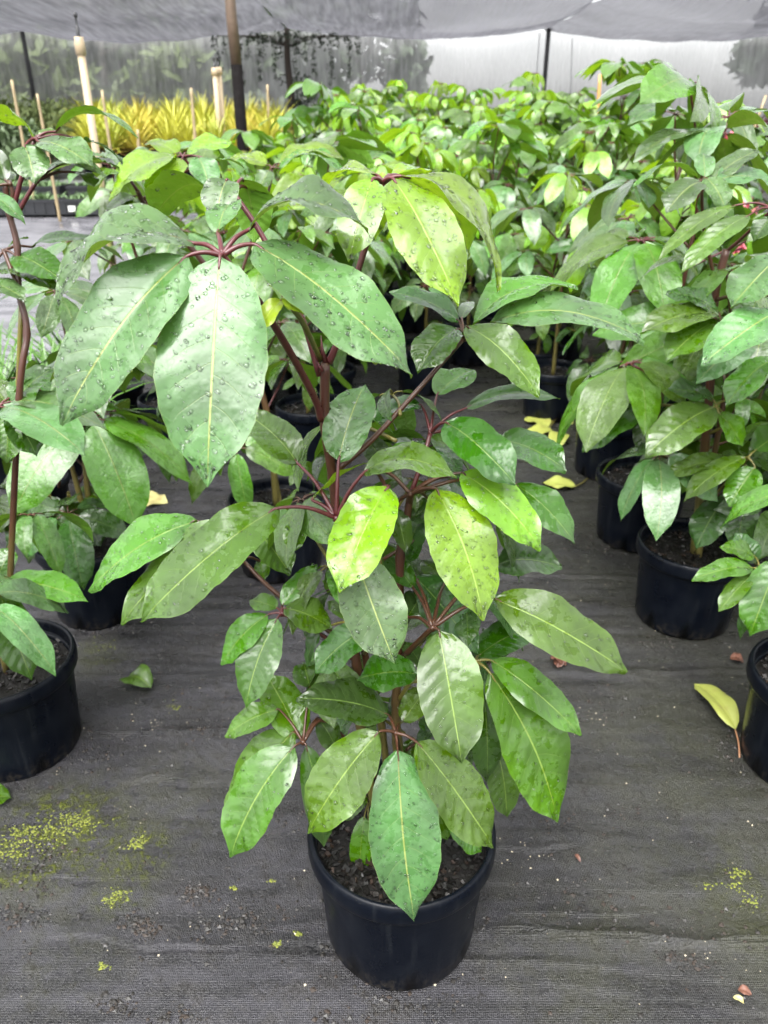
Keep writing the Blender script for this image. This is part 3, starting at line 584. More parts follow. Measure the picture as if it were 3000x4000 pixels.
# soft grassy shrubs by the net at left
for q, (px, py, Y, R, lab) in enumerate([(130, 480, 17.5, .9, 'soft green feathery shrub behind the far left stakes'), (215, 490, 17.0, .9, 'soft green feathery shrub left of the yellow bromeliads'), (290, 500, 16.6, .8, 'soft green feathery shrub touching the yellow bromeliads'), (30, 470, 18.0, 1.0, 'green feathery shrub at the left frame edge'), (20, 560, 12.0, .7, 'dark leafy shrub low at the left frame edge'), (110, 570, 12.5, .6, 'dark leafy shrub beside the left seedling trays')]):
    p = at(px, py, Y); g0 = gh(p[0], Y); e = empty('feathery_shrub', (p[0], Y, g0)); mb = MB()
    hh = max(.5, p[2] - g0); mb.tube([(0, 0, -.02), (.02, 0, hh * .8)], [.03, .01], 6); mb.obj('stem', BARK, e); mb = MB(); leaf_cloud(mb, [((random.uniform(-.3, .3)*R, random.uniform(-.3, .3)*R, hh * t), R * .55) for t in (.25, .45, .65, .85, 1.0)], 420, .1, 1, .07, -.8); mb.obj('crown', SHRUBM if q < 4 else FOLI[1], e, False)
    tag(e, lab, 'shrub', 'shrubs by the net at left')

# ------------------------------------------------------------------ pots and soil shared by all umbrella trees
def make_pot_meshes():
    def notch(V):                                     # drainage notches round the foot
        a = np.arctan2(V[:, 1], V[:, 0]); low = V[:, 2] < .002
        V[low, 2] += np.where(np.abs(((a[low] * 8 / (2*math.pi)) % 1) - .5) < .10, .010, 0); return V
    mb = MB(); mb.lathe([(.120, .001), (.1315, 0), (.1335, .006), (.1375, .07), (.1425, .14), (.1465, .196), (.1475, .206), (.1485, .207), (.1465, .222), (.1450, .20), (.138, .10), (.126, .03)], 96, fn=notch)
    body = mb.mesh('pot_body', POT)
    mb = MB(); mb.lathe([(.1487, .2055), (.1550, .2060), (.1590, .2085), (.1608, .214), (.1612, .226), (.1606, .238), (.1585, .2455), (.1550, .2485), (.1515, .2475), (.1490, .2440), (.1475, .234), (.1468, .222)], 96)
    rim = mb.mesh('pot_rim', POT)
    n = 40; mb = MB(); V = [[0, 0, .212]]; r = np.random.default_rng(3); rings = 10
    for i in range(1, rings + 1):
        for k in range(n):
            a = 2*math.pi*k/n; R = .1462 * i / rings; V.append([R*math.cos(a), R*math.sin(a), .206 + .004*r.normal() * (i < rings) - .006 * (i/rings)**3])
    fs = [[0, 1 + k, 1 + (k+1) % n] for k in range(n)]
    for i in range(rings - 1):
        for k in range(n): fs.append([1+i*n+k, 1+i*n+(k+1)%n, 1+(i+1)*n+(k+1)%n, 1+(i+1)*n+k][::-1])
    mb.add(V, [f[::-1] if len(f) == 3 and False else f for f in fs]); soil = mb.mesh('soil', SOIL)
    chips = []
    for q, cnt in ((0, 620), (1, 330)):
        mb = MB(); r = np.random.default_rng(50 + q)
        for k in range(cnt):
            R = .139 * math.sqrt(r.uniform()); a = r.uniform(0, 6.28); e = Matrix.Rotation(r.uniform(0, 6.28), 3, 'Z') @ Matrix.Rotation(r.normal() * .45, 3, 'X') @ Matrix.Rotation(r.normal() * .4, 3, 'Y')
            l = r.uniform(.004, .013); d = (l, l * r.uniform(.4, .8), r.uniform(.0015, .004))
            mb.box((R*math.cos(a), R*math.sin(a), .2105 + r.uniform(0, .006)), d, e, int(r.choice(3, p=[.55, .35, .10])))
        chips.append(mb.mesh('bark_chips', CHIPM, False))
    return body, rim, soil, chips
PBODY, PRIM, PSOIL, PCHIPS = make_pot_meshes()
def add_pot(e, hero=False, chips=True):
    b = link('pot', PBODY, e); b.rotation_euler.z = random.uniform(0, 6.28); link('rim', PRIM, b); link('potting_mix', PSOIL, e)
    if chips:
        c = link('bark_chips', PCHIPS[0 if hero else 1], e); c['kind'] = 'stuff'; c.rotation_euler.z = random.uniform(0, 6.28)

# ------------------------------------------------------------------ leaflets measured from the photograph, placed in space
def auto_normal(B, T, roll=0.0, face=.30):
    a = unit(T - B); tc = unit(CAM - (B + T) / 2); N = np.array([0, 0, 1.0]) + face * tc; N = unit(N - a * (N @ a)); S = np.cross(a, N)
    sc = S if S @ tc > 0 else -S; r = rad(roll); return math.cos(r) * N - math.sin(r) * sc
def px_width(B, T, N, wpx, lo=.42):
    a = unit(T - B); S = np.cross(a, N); M = (B + T) / 2; p0, d0 = pix(M); p1, _ = pix(M + S * .01); pa, _ = pix(B); pb, _ = pix(T)
    ax = unit(pb - pa); v = (p1 - p0) / .01; perp = abs(v[0] * ax[1] - v[1] * ax[0]); full = F / d0
    return wpx / max(perp, lo * full)
DROPS_ON = 'obm'
def add_drops(mb, P, nv, nh, N0, n, seed, rmax=.0027):
    r = np.random.default_rng(seed); m = 2 * nh + 1; G = P.reshape(nv, m, 3)
    for k in range(n):
        i = r.integers(1, nv - 2); j = r.integers(0, m - 1); fu, fv = r.uniform(), r.uniform()
        p00, p01, p10, p11 = G[i, j], G[i, j+1], G[i+1, j], G[i+1, j+1]
        p = (p00*(1-fu)+p01*fu)*(1-fv) + (p10*(1-fu)+p11*fu)*fv; nn = unit(np.cross(p01 - p00, p10 - p00))
        if nn @ N0 < 0: nn = -nn
        R = .0008 + (rmax - .0008) * r.uniform() ** 2.6; u = unit(np.cross(nn, [0.31, .7, .2])); w = np.cross(nn, u); el = r.uniform(.8, 1.7); V = []
        for (rr, hh) in ((1.0, -.08), (.86, .30), (.5, .52)):
            for q in range(8):
                a = 2*math.pi*q/8; V.append(p + R*rr*(math.cos(a)*u*el + math.sin(a)*w) + nn*R*hh)
        V.append(p + nn*R*.60); fs = []
        for l in range(2):
            for q in range(8): fs.append([l*8+q, l*8+(q+1)%8, (l+1)*8+(q+1)%8, (l+1)*8+q])
        fs += [[16+q, 16+(q+1)%8, 24] for q in range(8)]; fs.append(list(range(8))[::-1]); mb.add(V, fs)
def whorl(plant, org, hub, hubY, path, leaflets, pmat, pr=(.0042, .0030), seed=0, drops=True, name='leaf'):
    """one compound leaf: petiole with stalklets (part) and its leaflets (sub-parts)"""
    org = np.array(org); H = catm(*hub, hubY); mb = MB()
    pts = smooth_path([catm(c, x, y, Y) - org for (c, x, y, Y) in path], 5)
    mb.tube(pts, np.linspace(pr[0], pr[1], len(pts)), 9)
    mb.tube([H - org - np.array([0, 0, .004]), H - org + np.array([0, 0, .0035])], [pr[1] * 1.25, pr[1] * 1.1], 9)
    blades = []; dm = MB()
    for q, (c, bx, by, tx, ty, w, db, dt, kind, arch, roll, fold) in enumerate(leaflets):
        B = catm(c, bx, by, hubY + db); T = catm(c, tx, ty, hubY + dt); N = auto_normal(B, T, roll)
        L = np.linalg.norm(T - B); wm = min(px_width(B, T, N, w / CROP[c][2]), L * .80 if c != 1 or L > .08 else L)
        big = wm > .05
        P, UV, fs, N2 = blade(B - org, T - org, wm, N, arch, fold, 2.5 if kind in 'dm' else 1.4, 1.15, 26 if big else 18, 7 if big else 5, seed * 31 + q, sway=random.uniform(-.025, .025))
        blades.append((blade_mesh('leaflet', P, UV, fs, LM[kind]), kind))
        d = B - H; l = np.linalg.norm(d); a = unit(T - B)
        if l > .004:
            mid = H + d * .5 + np.array([0, 0, .10 * l]); mb.tube(smooth_path([H - org, mid - org, B - org, B + a * L * .06 + N * arch * L * .22 - org], 4), np.linspace(pr[1] * .85, pr[1] * .38, 13), 7)
        if drops and kind in DROPS_ON: add_drops(dm, P, 26 if big else 18, 7 if big else 5, N2, int((300 if kind in 'ob' else 90) * min(1, (L * wm) / .02)) + 6, seed * 97 + q)
    lf = mb.obj(name, pmat, plant)
    for (m, kind) in blades: link('leaflet', m, lf)
    if dm.n: o = dm.obj('water_drops', WATER, lf); o['kind'] = 'stuff'
    return lf

HERO = (.030, .934, 0.0)
hero = empty('potted_umbrella_tree', (HERO[0], HERO[1], gh(HERO[0], HERO[1]) + .003)); add_pot(hero, True)
tag(hero, 'large potted umbrella tree standing alone in the middle of the aisle', 'potted plant')
org = np.array(hero.location)
def stem(plant, org, pts, r0, r1, seed=0):
    P = smooth_path([(catm(*p) if len(p) == 4 else np.array(p)) - org for p in pts], 7); r = np.random.default_rng(seed); n = len(P); mb = MB()
    rr = [r0 + (r1 - r0) * i / (n-1) + (.0012 if i % 7 == 0 and 0 < i < n-1 else 0) for i in range(n)]; mb.tube(P, rr, 12); return mb.obj('stem', STEM, plant)
s0 = np.array([HERO[0] - .035, .93, .20])
stem(hero, org, [s0, (0, 1408, 2835, .935), (0, 1394, 2600, .935), (0, 1350, 2300, .935), (0, 1318, 2060, .935), (1, 1272, 1400, .935), (1, 1240, 1180, .932), (1, 1238, 900, .93)], .0070, .0062, 1)
stem(hero, org, [np.array([HERO[0] + .012, .935, .20]), (0, 1552, 2900, .935), (0, 1548, 2740, .935), (0, 1560, 2500, .937), (4, 463, 480, .937), (4, 490, 330, .936), (4, 512, 185, .935)], .0082, .0050, 2)
stem(hero, org, [np.array([HERO[0] - .012, .945, .20]), (0, 1490, 2835, .95), (0, 1432, 2590, .95), (0, 1390, 2350, .945), (0, 1340, 2150, .94)], .0062, .0045, 3)
mb = MB(); mb.tube([catm(1, 1240, 905, .928) - org, catm(1, 1226, 850, .927) - org, catm(1, 1221, 785, .927) - org], [.0040, .0022, .0003], 7); mb.tube([catm(1, 1225, 940, .925) - org, catm(1, 1207, 900, .925) - org], [.0035, .0004], 7); mb.obj('stipule', PET_RED, hero)
W = [
 ('A', (1, 795, 440), .80, [(1, 1222, 1150, .93), (1, 1195, 1060, .915), (1, 1100, 880, .88), (1, 1000, 712, .85), (1, 930, 610, .83), (1, 850, 510, .808), (1, 795, 440, .80)], PET_RED, (.0050, .0036), [
  (1, 785, 447, 727, 1440, 470, -.012, -.125, 'o', .05, 0, .10), (1, 645, 442, 95, 1172, 350, -.008, -.10, 'o', .08, -18, .30), (1, 672, 387, 72, 655, 215, .02, -.01, 'o', .22, 6, .45),
  (1, 775, 345, 838, 212, 120, .045, .13, 'o', .10, 10, .3), (1, 910, 328, 1425, 325, 150, .03, .02, 'o', .22, 4, .45), (1, 932, 392, 1620, 952, 295, .01, -.06, 'o', .06, -8, .16)]),
 ('B', (1, 845, 172), .97, [(1, 1215, 960, .93), (1, 1150, 740, .935), (1, 1080, 590, .94), (1, 970, 360, .955), (1, 845, 172, .97)], PET_RED, (.0042, .0030), [
  (1, 815, 112, 768, 284, 160, -.03, -.07, 'o', .1, 0, .4), (1, 742, 158, 490, 285, 190, .02, .05, 'm', .22, 40, .2), (1, 880, 108, 935, 385, 175, .03, .06, 'm', .15, 40, .2), (1, 905, 150, 1010, 260, 60, .05, .09, 'm', .1, 0, .2)]),
 ('C', (2, 350, 138), .95, [(1, 1255, 905, .93), (1, 1290, 820, .93), (1, 1310, 765, .935), (2, 245, 510, .945), (2, 300, 340, .95), (2, 350, 138, .95)], PET_RED, (.0046, .0034), [
  (2, 395, 115, 702, 702, 290, -.02, -.12, 'b', .07, -4, .14), (2, 430, 104, 890, 632, 140, .0, -.02, 'b', .20, 12, .3), (2, 420, 100, 757, 468, 140, .03, .05, 'b', .16, 38, .2), (2, 305, 116, 190, 500, 200, -.02, -.09, 'b', .08, 0, .2),
  (2, 320, 98, 33, 234, 110, .01, .02, 'b', .22, 15, .3), (2, 345, 145, 314, 396, 100, .03, .075, 'b', .12, 30, .2), (2, 352, 125, 345, 84, 30, .02, .03, 'y', 0, 0, .3), (2, 400, 110, 560, 95, 50, .05, .13, 'b', .1, 0, .3)]),
 ('D', (1, 1062, 622), .775, [(1, 1218, 890, .93), (1, 1150, 745, .85), (1, 1100, 672, .80), (1, 1062, 622, .775)], PET_GREEN, (.0034, .0026), [
  (1, 1052, 632, 950, 772, 85, -.004, -.025, 'y', .1, 0, .4), (1, 1072, 616, 1142, 694, 90, -.004, -.03, 'y', .1, 0, .4), (1, 1085, 612, 1138, 598, 35, .005, .01, 'y', .15, 0, .3), (1, 1062, 640, 1090, 676, 25, -.006, -.02, 'y', 0, 0, .3)]),
 ('E', (2, 725, 855), 1.0, [(2, 145, 1460, .93), (2, 300, 1325, .945), (2, 480, 1130, .97), (2, 725, 855, 1.0)], PET_BROWN, (.0042, .0030), [
  (2, 770, 800, 1252, 618, 115, .015, .04, 'm', .17, 8, .35), (2, 845, 788, 1565, 862, 150, .0, -.02, 'o', .14, -4, .3), (2, 735, 800, 1075, 1124, 195, -.02, -.10, 'm', .09, -8, .2), (2, 700, 812, 510, 1016, 170, -.01, -.06, 'd', .12, 0, .3),
  (2, 705, 780, 380, 638, 85, .03, .05, 'd', .10, 0, .35), (2, 715, 765, 757, 680, 60, .03, .10, 'd', .05, 0, .3)]),
 ('F', (2, 570, 1292), .97, [(4, 513, 175, .935), (2, 540, 1400, .95), (2, 570, 1292, .97)], PET_RED, (.0036, .0028), [
  (2, 602, 1115, 766, 998, 130, .06, .12, 'm', .05, 0, .3), (2, 735, 1178, 1172, 1130, 75, .02, .03, 'd', .12, 0, .3), (2, 530, 1165, 298, 1245, 85, .04, .03, 'd', .12, 5, .3), (2, 640, 1245, 965, 1530, 215, -.02, -.10, 'd', .09, -6, .16),
  (2, 880, 1325, 1202, 1466, 165, .03, -.02, 'd', .08, 0, .2), (2, 560, 1312, 720, 1400, 85, .03, .02, 'm', .05, 0, .2)]),
 ('H', (4, 145, 285), .86, [(4, 185, 520, .935), (4, 165, 400, .91), (4, 145, 285, .86)], PET_RED, (.0046, .0036), [
  (3, 1085, 256, 342, 868, 315, -.02, -.09, 'm', .09, -10, .18), (1, 1120, 1338, 885, 1115, 165, .06, .12, 'm', .06, 0, .25), (2, 145, 1425, 268, 1064, 220, .02, .11, 'o', .05, 0, .15), (4, 25, 195, 302, 3, 70, .02, .05, 'b', .06, 50, .2),
  (4, 280, 62, 745, 74, 150, .0, -.01, 'm', .20, 0, .28), (4, 402, 125, 160, 657, 290, -.02, -.11, 'b', .07, 0, .12), (4, 235, 470, 437, 1012, 315, -.04, -.12, 'o', .05, 0, .12)]),
 ('I', (4, 515, 165), .92, [(4, 510, 205, .935), (4, 515, 165, .92)], PET_BROWN, (.0044, .0036), [
  (4, 642, 140, 882, 797, 320, -.02, -.12, 'b', .07, 0, .12), (4, 765, 60, 1168, 442, 220, -.0, -.07, 'b', .10, -10, .16), (4, 700, 80, 872, 285, 190, .05, .04, 'd', .05, 0, .2), (4, 430, 235, 492, 457, 110, .02, -.02, 'd', .1, 10, .2),
  (4, 605, 195, 485, 525, 140, .06, .04, 'd', .08, 0, .2), (4, 1030, 115, 1336, 410, 160, .03, -.03, 'd', .08, 0, .2), (2, 318, 1450, 560, 1330, 80, .04, .09, 'm', .05, 0, .2)]),
 ('J', (4, 625, 832), .85, [(4, 470, 985, .935), (4, 540, 915, .89), (4, 625, 832, .85)], PET_BROWN, (.0046, .0036), [
  (4, 655, 845, 772, 1510, 320, -.01, -.11, 'm', .06, 0, .12), (4, 535, 575, 852, 962, 235, .10, .05, 'd', .06, 0, .2), (4, 925, 690, 1598, 1052, 265, .02, -.03, 'm', .09, -10, .2), (4, 530, 635, 390, 466, 110, .07, .12, 'd', .05, 0, .2),
  (4, 500, 780, 585, 640, 160, .06, .11, 'd', .03, 0, .2), (4, 935, 525, 1270, 530, 175, .09, .07, 'd', .14, 0, .3), (4, 692, 590, 566, 494, 100, .12, .15, 'm', .05, 0, .2)]),
 ('L', (4, 840, 1000), .90, [(4, 465, 1110, .935), (4, 700, 1060, .925), (4, 840, 1000, .90)], PET_GREEN, (.0040, .0030), [
  (4, 915, 995, 1368, 1367, 180, .0, -.07, 'm', .11, -8, .2), (5, 1235, 35, 1528, 680, 285, -.02, -.09, 'm', .07, -6, .16), (4, 850, 975, 1118, 832, 175, .03, .08, 'd', .05, 0, .2), (5, 1195, 40, 1218, 508, 145, .01, -.03, 'd', .06, 0, .25), (5, 1262, 355, 1305, 654, 145, .05, .02, 'm', .05, 0, .2)]),
 ('M', (5, 825, 290), .84, [(5, 838, 370, .93), (5, 832, 330, .89), (5, 825, 290, .84)], PET_BROWN, (.0040, .0032), [
  (5, 833, 365, 906, 1102, 305, -.01, -.11, 'o', .05, 0, .10), (5, 915, 330, 1252, 790, 235, -.01, -.07, 'm', .08, -6, .16), (5, 755, 285, 440, 727, 250, -.01, -.07, 'm', .08, -4, .14), (5, 795, 215, 396, 140, 185, .03, .03, 'd', .09, 0, .2), (4, 475, 1300, 605, 1120, 140, .05, .09, 'm', .05, 0, .2)]),
 ('N', (5, 425, 330), .88, [(5, 755, 500, .935), (5, 600, 310, .93), (5, 500, 235, .915), (5, 425, 330, .88)], PET_BROWN, (.0036, .0028), [
  (5, 385, 350, 106, 829, 230, -.01, -.085, 'm', .08, 0, .2), (5, 385, 285, 98, 720, 200, .02, -.02, 'm', .07, 0, .2), (5, 415, 315, 262, 32, 185, .02, .10, 'm', .05, 0, .2), (5, 437, 342, 514, 785, 135, -.005, -.05, 'd', .08, 0, .25),
  (5, 485, 225, 574, 374, 105, .04, .02, 'd', .08, 0, .2), (5, 322, 190, 84, 306, 110, .04, .02, 'm', .09, 0, .2), (5, 455, 100, 425, -20, 165, .06, .11, 'm', .03, 0, .2)]),
 ('O', (4, 560, 1058), .87, [(4, 455, 1195, .935), (4, 510, 1110, .90), (4, 560, 1058, .87)], PET_GREEN, (.0036, .0028), [(4, 548, 1064, 246, 1088, 205, .0, .0, 'd', .09, 0, .2), (4, 575, 1030, 480, 900, 90, .03, .07, 'd', .05, 0, .2)]),
 ('O2', (4, 325, 822), .885, [(4, 285, 960, .94), (4, 330, 880, .91), (4, 325, 822, .885)], PET_GREEN, (.0034, .0026), [(4, 312, 835, 36, 1058, 175, -.0, -.03, 'd', .08, 0, .2), (4, 300, 800, 100, 700, 110, .03, .07, 'm', .06, 0, .2), (3, 1312, 912, 1240, 1108, 60, .05, .03, 'd', .08, 30, .2)]),
 ('P', (3, 1110, 825), .92, [(3, 1500, 1080, .94), (3, 1330, 945, .935), (3, 1200, 870, .925), (3, 1110, 825, .92)], PET_RED, (.0034, .0026), [
  (3, 1083, 850, 910, 1334, 215, -.01, -.075, 'm', .07, 0, .18), (3, 1035, 830, 777, 1102, 150, .0, -.03, 'm', .09, 0, .2), (3, 1118, 795, 1382, 908, 175, .0, -.01, 'm', .08, 0, .2), (3, 1108, 785, 1299, 558, 115, .02, .08, 'm', .05, 0, .2), (3, 1085, 797, 932, 750, 100, .01, .03, 'm', .06, 0, .2)]),
 ('Q', (3, 890, 530), 1.0, [(3, 1480, 1000, .94), (3, 1085, 720, .97), (3, 890, 530, 1.0)], PET_BROWN, (.0042, .0030), [
  (3, 655, 325, 57, 703, 210, .01, -.01, 'm', .10, -6, .2), (3, 860, 340, 234, 884, 205, -.02, -.07, 'm', .08, 0, .2), (3, 960, 365, 1155, 614, 195, .0, -.04, 'm', .06, 0, .2), (3, 1050, 345, 1185, 285, 90, .02, .05, 'm', .05, 0, .2), (3, 985, 540, 1010, 645, 90, .03, .02, 'm', .05, 0, .2)]),
 ('R', (3, 1182, 322), .95, [(3, 1400, 640, .94), (3, 1365, 545, .94), (3, 1255, 370, .95), (3, 1182, 322, .95)], PET_GREEN, (.0030, .0022), [(3, 1200, 326, 1164, 492, 130, .0, -.04, 'm', .07, 0, .2), (3, 1222, 292, 1340, 248, 55, .01, .04, 'm', .06, 0, .2), (3, 1150, 318, 1020, 285, 70, .01, .03, 'm', .06, 0, .2)]),
 ('S', (5, 705, 600), .935, [(5, 770, 640, .935), (5, 740, 615, .937), (5, 705, 600, .935)], PET_GREEN, (.0026, .0020), [(5, 690, 648, 668, 918, 95, -.02, -.05, 'm', .06, 0, .2), (5, 700, 565, 576, 664, 95, .0, -.02, 'm', .06, 0, .2), (5, 705, 700, 690, 872, 45, -.02, -.05, 'm', .06, 20, .2)]),
 ('T', (5, 1000, 590), .92, [(5, 860, 600, .937), (5, 930, 580, .93), (5, 1000, 590, .92)], PET_GREEN, (.0026, .0020), [(5, 1050, 640, 1198, 806, 140, -.02, -.045, 'm', .06, 0, .2), (5, 1005, 630, 1050, 755, 65, -.01, -.03, 'm', .05, 0, .2), (5, 905, 315, 880, 425, 85, .05, .03, 'm', .05, 0, .2), (5, 925, 235, 985, 285, 70, .07, .06, 'm', .05, 0, .2)]),
]
for q, (nm, hub, hy, path, pm, pr, lf) in enumerate(W): whorl(hero, org, hub, hy, path, lf, pm, pr, q + 1)

# ------------------------------------------------------------------ other umbrella trees: shared leaflet shapes
BLADES = {}
for kind in 'dmob':
    for q in range(4):
        r = np.random.default_rng(900 + q); w = [.42, .47, .38, .50][q]
        P, UV, fs, _ = blade((0, 0, 0), (1, 0, 0), w, np.array([0, 0, 1.0]), [.06, .09, .12, .05][q], [.16, .22, .30, .12][q], .8, .8, 15, 4, 70 + q, sway=[-.03, .02, .04, 0][q])
        P[:, 2] -= .14 * P[:, 0] ** 2
        BLADES[kind, q] = (blade_mesh('leaflet', P, UV, fs, LMU[kind]), P, UV, fs)
def m4(X, pos, s):                                    # local frame for a leaflet: x axis along it, z as its face
    a, N = X; S = np.cross(N, a); M = np.eye(4); M[:3, 0] = a*s; M[:3, 1] = S*s; M[:3, 2] = N*s; M[:3, 3] = pos; return M
def compound(seed, nl, plen, L, droop, kind):
    """petiole polyline and leaflet frames in the leaf's own space: base at origin, petiole rising along +x"""
    r = np.random.default_rng(seed); el = rad(r.uniform(38, 62)); hub = np.array([plen*math.cos(el), 0, plen*math.sin(el)])
    pts = smooth_path([(0, 0, 0), hub * .5 + np.array([0, r.uniform(-.01, .01), .02*plen]), hub], 4); fr = []
    a0 = r.uniform(0, 6.28)
    for k in range(nl):
        az = a0 + 2*math.pi*k/nl + r.uniform(-.18, .18); outer = math.cos(az); dr = rad(droop + r.uniform(-14, 14) - 6*outer)
        a = np.array([math.cos(az)*math.cos(dr), math.sin(az)*math.cos(dr), -math.sin(dr)]); N = np.array([0, 0, 1.0]); N = unit(N - a*(N @ a)); S = np.cross(N, a); ro = r.normal() * .30; N = unit(N*math.cos(ro) + S*math.sin(ro))
        l = L * (1 + .16*outer) * r.uniform(.82, 1.12); st = .16 * L * r.uniform(.7, 1.3); B = hub + st * unit(np.array([math.cos(az), math.sin(az), .15]))
        fr.append((m4((a, N), B, l), (int(r.integers(4)))))
    return pts, hub, fr
def pet_mb(pts, hub, fr, r0, n=6):
    mb = MB(); mb.tube(pts, np.linspace(r0, r0*.7, len(pts)), n)
    for M, _ in fr:
        B = M[:3, 3]; mb.tube([hub, (hub + B)/2 + np.array([0, 0, .003]), B, B + M[:3, 0] * .05], [r0*.6, r0*.5, r0*.42, r0*.25], 5)
    return mb
ARCH = []
for q, (nl, plen, L, dr, kind, pm) in enumerate([(7, .22, .165, 32, 'o', PET_RED), (8, .24, .18, 26, 'm', PET_RED), (6, .18, .15, 38, 'm', PET_BROWN), (5, .14, .13, 30, 'd', PET_BROWN), (6, .20, .16, 18, 'd', PET_BROWN), (7, .20, .15, 46, 'b', PET_RED), (6, .16, .14, 55, 'b', PET_GREEN), (5, .12, .12, 40, 'm', PET_GREEN), (7, .25, .17, 22, 'o', PET_BROWN), (4, .10, .11, 48, 'd', PET_GREEN)]):
    pts, hub, fr = compound(1200 + q, nl, plen, L, dr, kind); pmesh = pet_mb(pts, hub, fr, .0038).mesh('petiole', pm)
    # far version: whole compound leaf in one mesh
    V = []; U = []; Fs = []; off = 0
    for M, b in fr:
        _, P, UV, fs = BLADES[kind, b]; P = P.reshape(15, 9, 3)[::2, ::2].reshape(-1, 3); UVs = UV.reshape(15, 9, 2)[::2, ::2].reshape(-1, 2); n1, n2 = 8, 5
        V.append(P @ M[:3, :3].T + M[:3, 3]); U.append(UVs); Fs += [[off+i*n2+k2, off+i*n2+k2+1, off+(i+1)*n2+k2+1, off+(i+1)*n2+k2] for i in range(n1-1) for k2 in range(n2-1)]; off += n1*n2
    far_blades = blade_mesh('leaflets', np.concatenate(V), np.concatenate(U), Fs, LMU[kind])
    ARCH.append((pmesh, fr, kind, far_blades))
OLDSET = [0, 1, 8, 4, 2]; YOUNG = [5, 6, 1]; LOWSET = [3, 7, 9, 4, 2]
def umbrella_tree(x, y, h, label, group, seed, near=True, nst=1, dens=1.0, pot=True, young=.5, name='potted_umbrella_tree', lean=(0, 0), low=.25, lsc=1.0):
    r = np.random.default_rng(seed); g0 = gh(x, y) + .002; e = empty(name, (x, y, g0))
    if pot: add_pot(e, False, near)
    tag(e, label, 'potted plant', group)
    for s in range(nst):
        bx, by = (r.normal(0, .012), r.normal(0, .012)); tx, ty = lean[0] + r.normal(0, .045), lean[1] + r.normal(0, .045)
        hs = h * (1 if s == 0 else r.uniform(.6, .9)); P = smooth_path([(bx, by, .195), (bx + tx*.2, by + ty*.2, .2 + (hs-.2)*.33), (bx + tx*.6, by + ty*.6, .2 + (hs-.2)*.7), (bx + tx, by + ty, hs)], 5)
        mb = MB(); mb.tube(P, np.linspace(.0105, .0055, len(P)), 9 if near else 6); mb.obj('stem', STEM, e)
        nlv = int((13 if s == 0 else 7) * dens * h / 1.1); az = r.uniform(0, 6.28)
        for k in range(nlv):
            t = low + (1 - low) * (k + .5) / nlv; i = min(len(P) - 1, int(t * (len(P) - 1) + .5)); az += 2.4 + r.normal(0, .25)
            if t > .80 and r.uniform() < young + .15: A = ARCH[YOUNG[r.integers(3)]]
            elif t > .45: A = ARCH[OLDSET[r.integers(5)]]
            else: A = ARCH[LOWSET[r.integers(5)]]
            sc = lsc * r.uniform(.85, 1.15) * (.85 if t < .35 else 1.08) ; tilt = (.10 + .55*(1 - t) - (.45 if t > .85 else 0)) + r.normal(0, .1)
            M = Matrix.Translation(Vector(P[i])) @ Matrix.Rotation(az, 4, 'Z') @ Matrix.Rotation(tilt, 4, 'Y') @ Matrix.Scale(sc, 4)
            lf = link('leaf', A[0], e, M)
            if near:
                for Mb, b in A[1]: link('leaflet', BLADES[A[2], b][0], lf, Matrix(Mb.tolist()))
            else: link('leaflets', A[3], lf)
    return e
ROW_L, ROW_R = 'umbrella trees in the left row', 'umbrella trees in the right row'
NEAR = [(-.865, 1.40, .62, 'potted umbrella tree nearest the camera at the left frame edge, pot cut off', ROW_L, 11, 1, .7, .2), (-.86, 1.985, .72, 'potted umbrella tree second in the left row, pot rim fully in view', ROW_L, 12, 2, .95, .3), (-.93, 3.28, .98, 'potted umbrella tree third in the left row, pot half hidden by the big drooping leaf', ROW_L, 14, 1, .7, .4),
        (-.345, 2.24, .60, 'potted umbrella tree directly behind the central plant, crown left of its top', 'umbrella trees in the aisle', 21, 1, .9, .1), (-.31, 3.19, .85, 'potted umbrella tree behind the central plant stem, farther down the aisle', 'umbrella trees in the aisle', 22, 1, .9, .2), (.22, 4.16, .8, 'potted umbrella tree at the far end of the open aisle', 'umbrella trees in the aisle', 23, 1, .9, .2),
        (.968, 1.335, .66, 'potted umbrella tree at the right frame edge, pot cut by frame', ROW_R, 31, 1, .8, .1), (.895, 1.935, .85, 'potted umbrella tree second in the right row with bark filled pot', ROW_R, 32, 2, 1.0, .2), (.90, 2.435, 1.15, 'potted umbrella tree third in the right row, bare stem above its soil', ROW_R, 33, 1, 1.0, .3), (.955, 3.03, 1.2, 'potted umbrella tree fourth in the right row above the fallen yellow leaf', ROW_R, 34, 2, 1.0, .4),
        (1.42, 1.75, .95, 'umbrella tree behind the right row, nearest the right frame edge', ROW_R + ' behind', 41, 2, 1.0, .3), (1.45, 2.35, 1.0, 'umbrella tree behind the right row, second from the camera', ROW_R + ' behind', 42, 2, 1.0, .4), (1.50, 2.95, 1.05, 'umbrella tree behind the right row with bright crown leaves', ROW_R + ' behind', 43, 2, 1.0, .6), (1.98, 2.75, .95, 'umbrella tree deep behind the right row at the frame edge', ROW_R + ' behind', 44, 1, 1.0, .5), (.85, 3.75, 1.0, 'umbrella tree at the front right corner of the rear bed', ROW_R + ' behind', 45, 1, 1.0, .5), (1.45, 3.6, 1.0, 'umbrella tree at the front of the rear bed behind the fourth right pot', ROW_R + ' behind', 46, 2, 1.0, .5)]
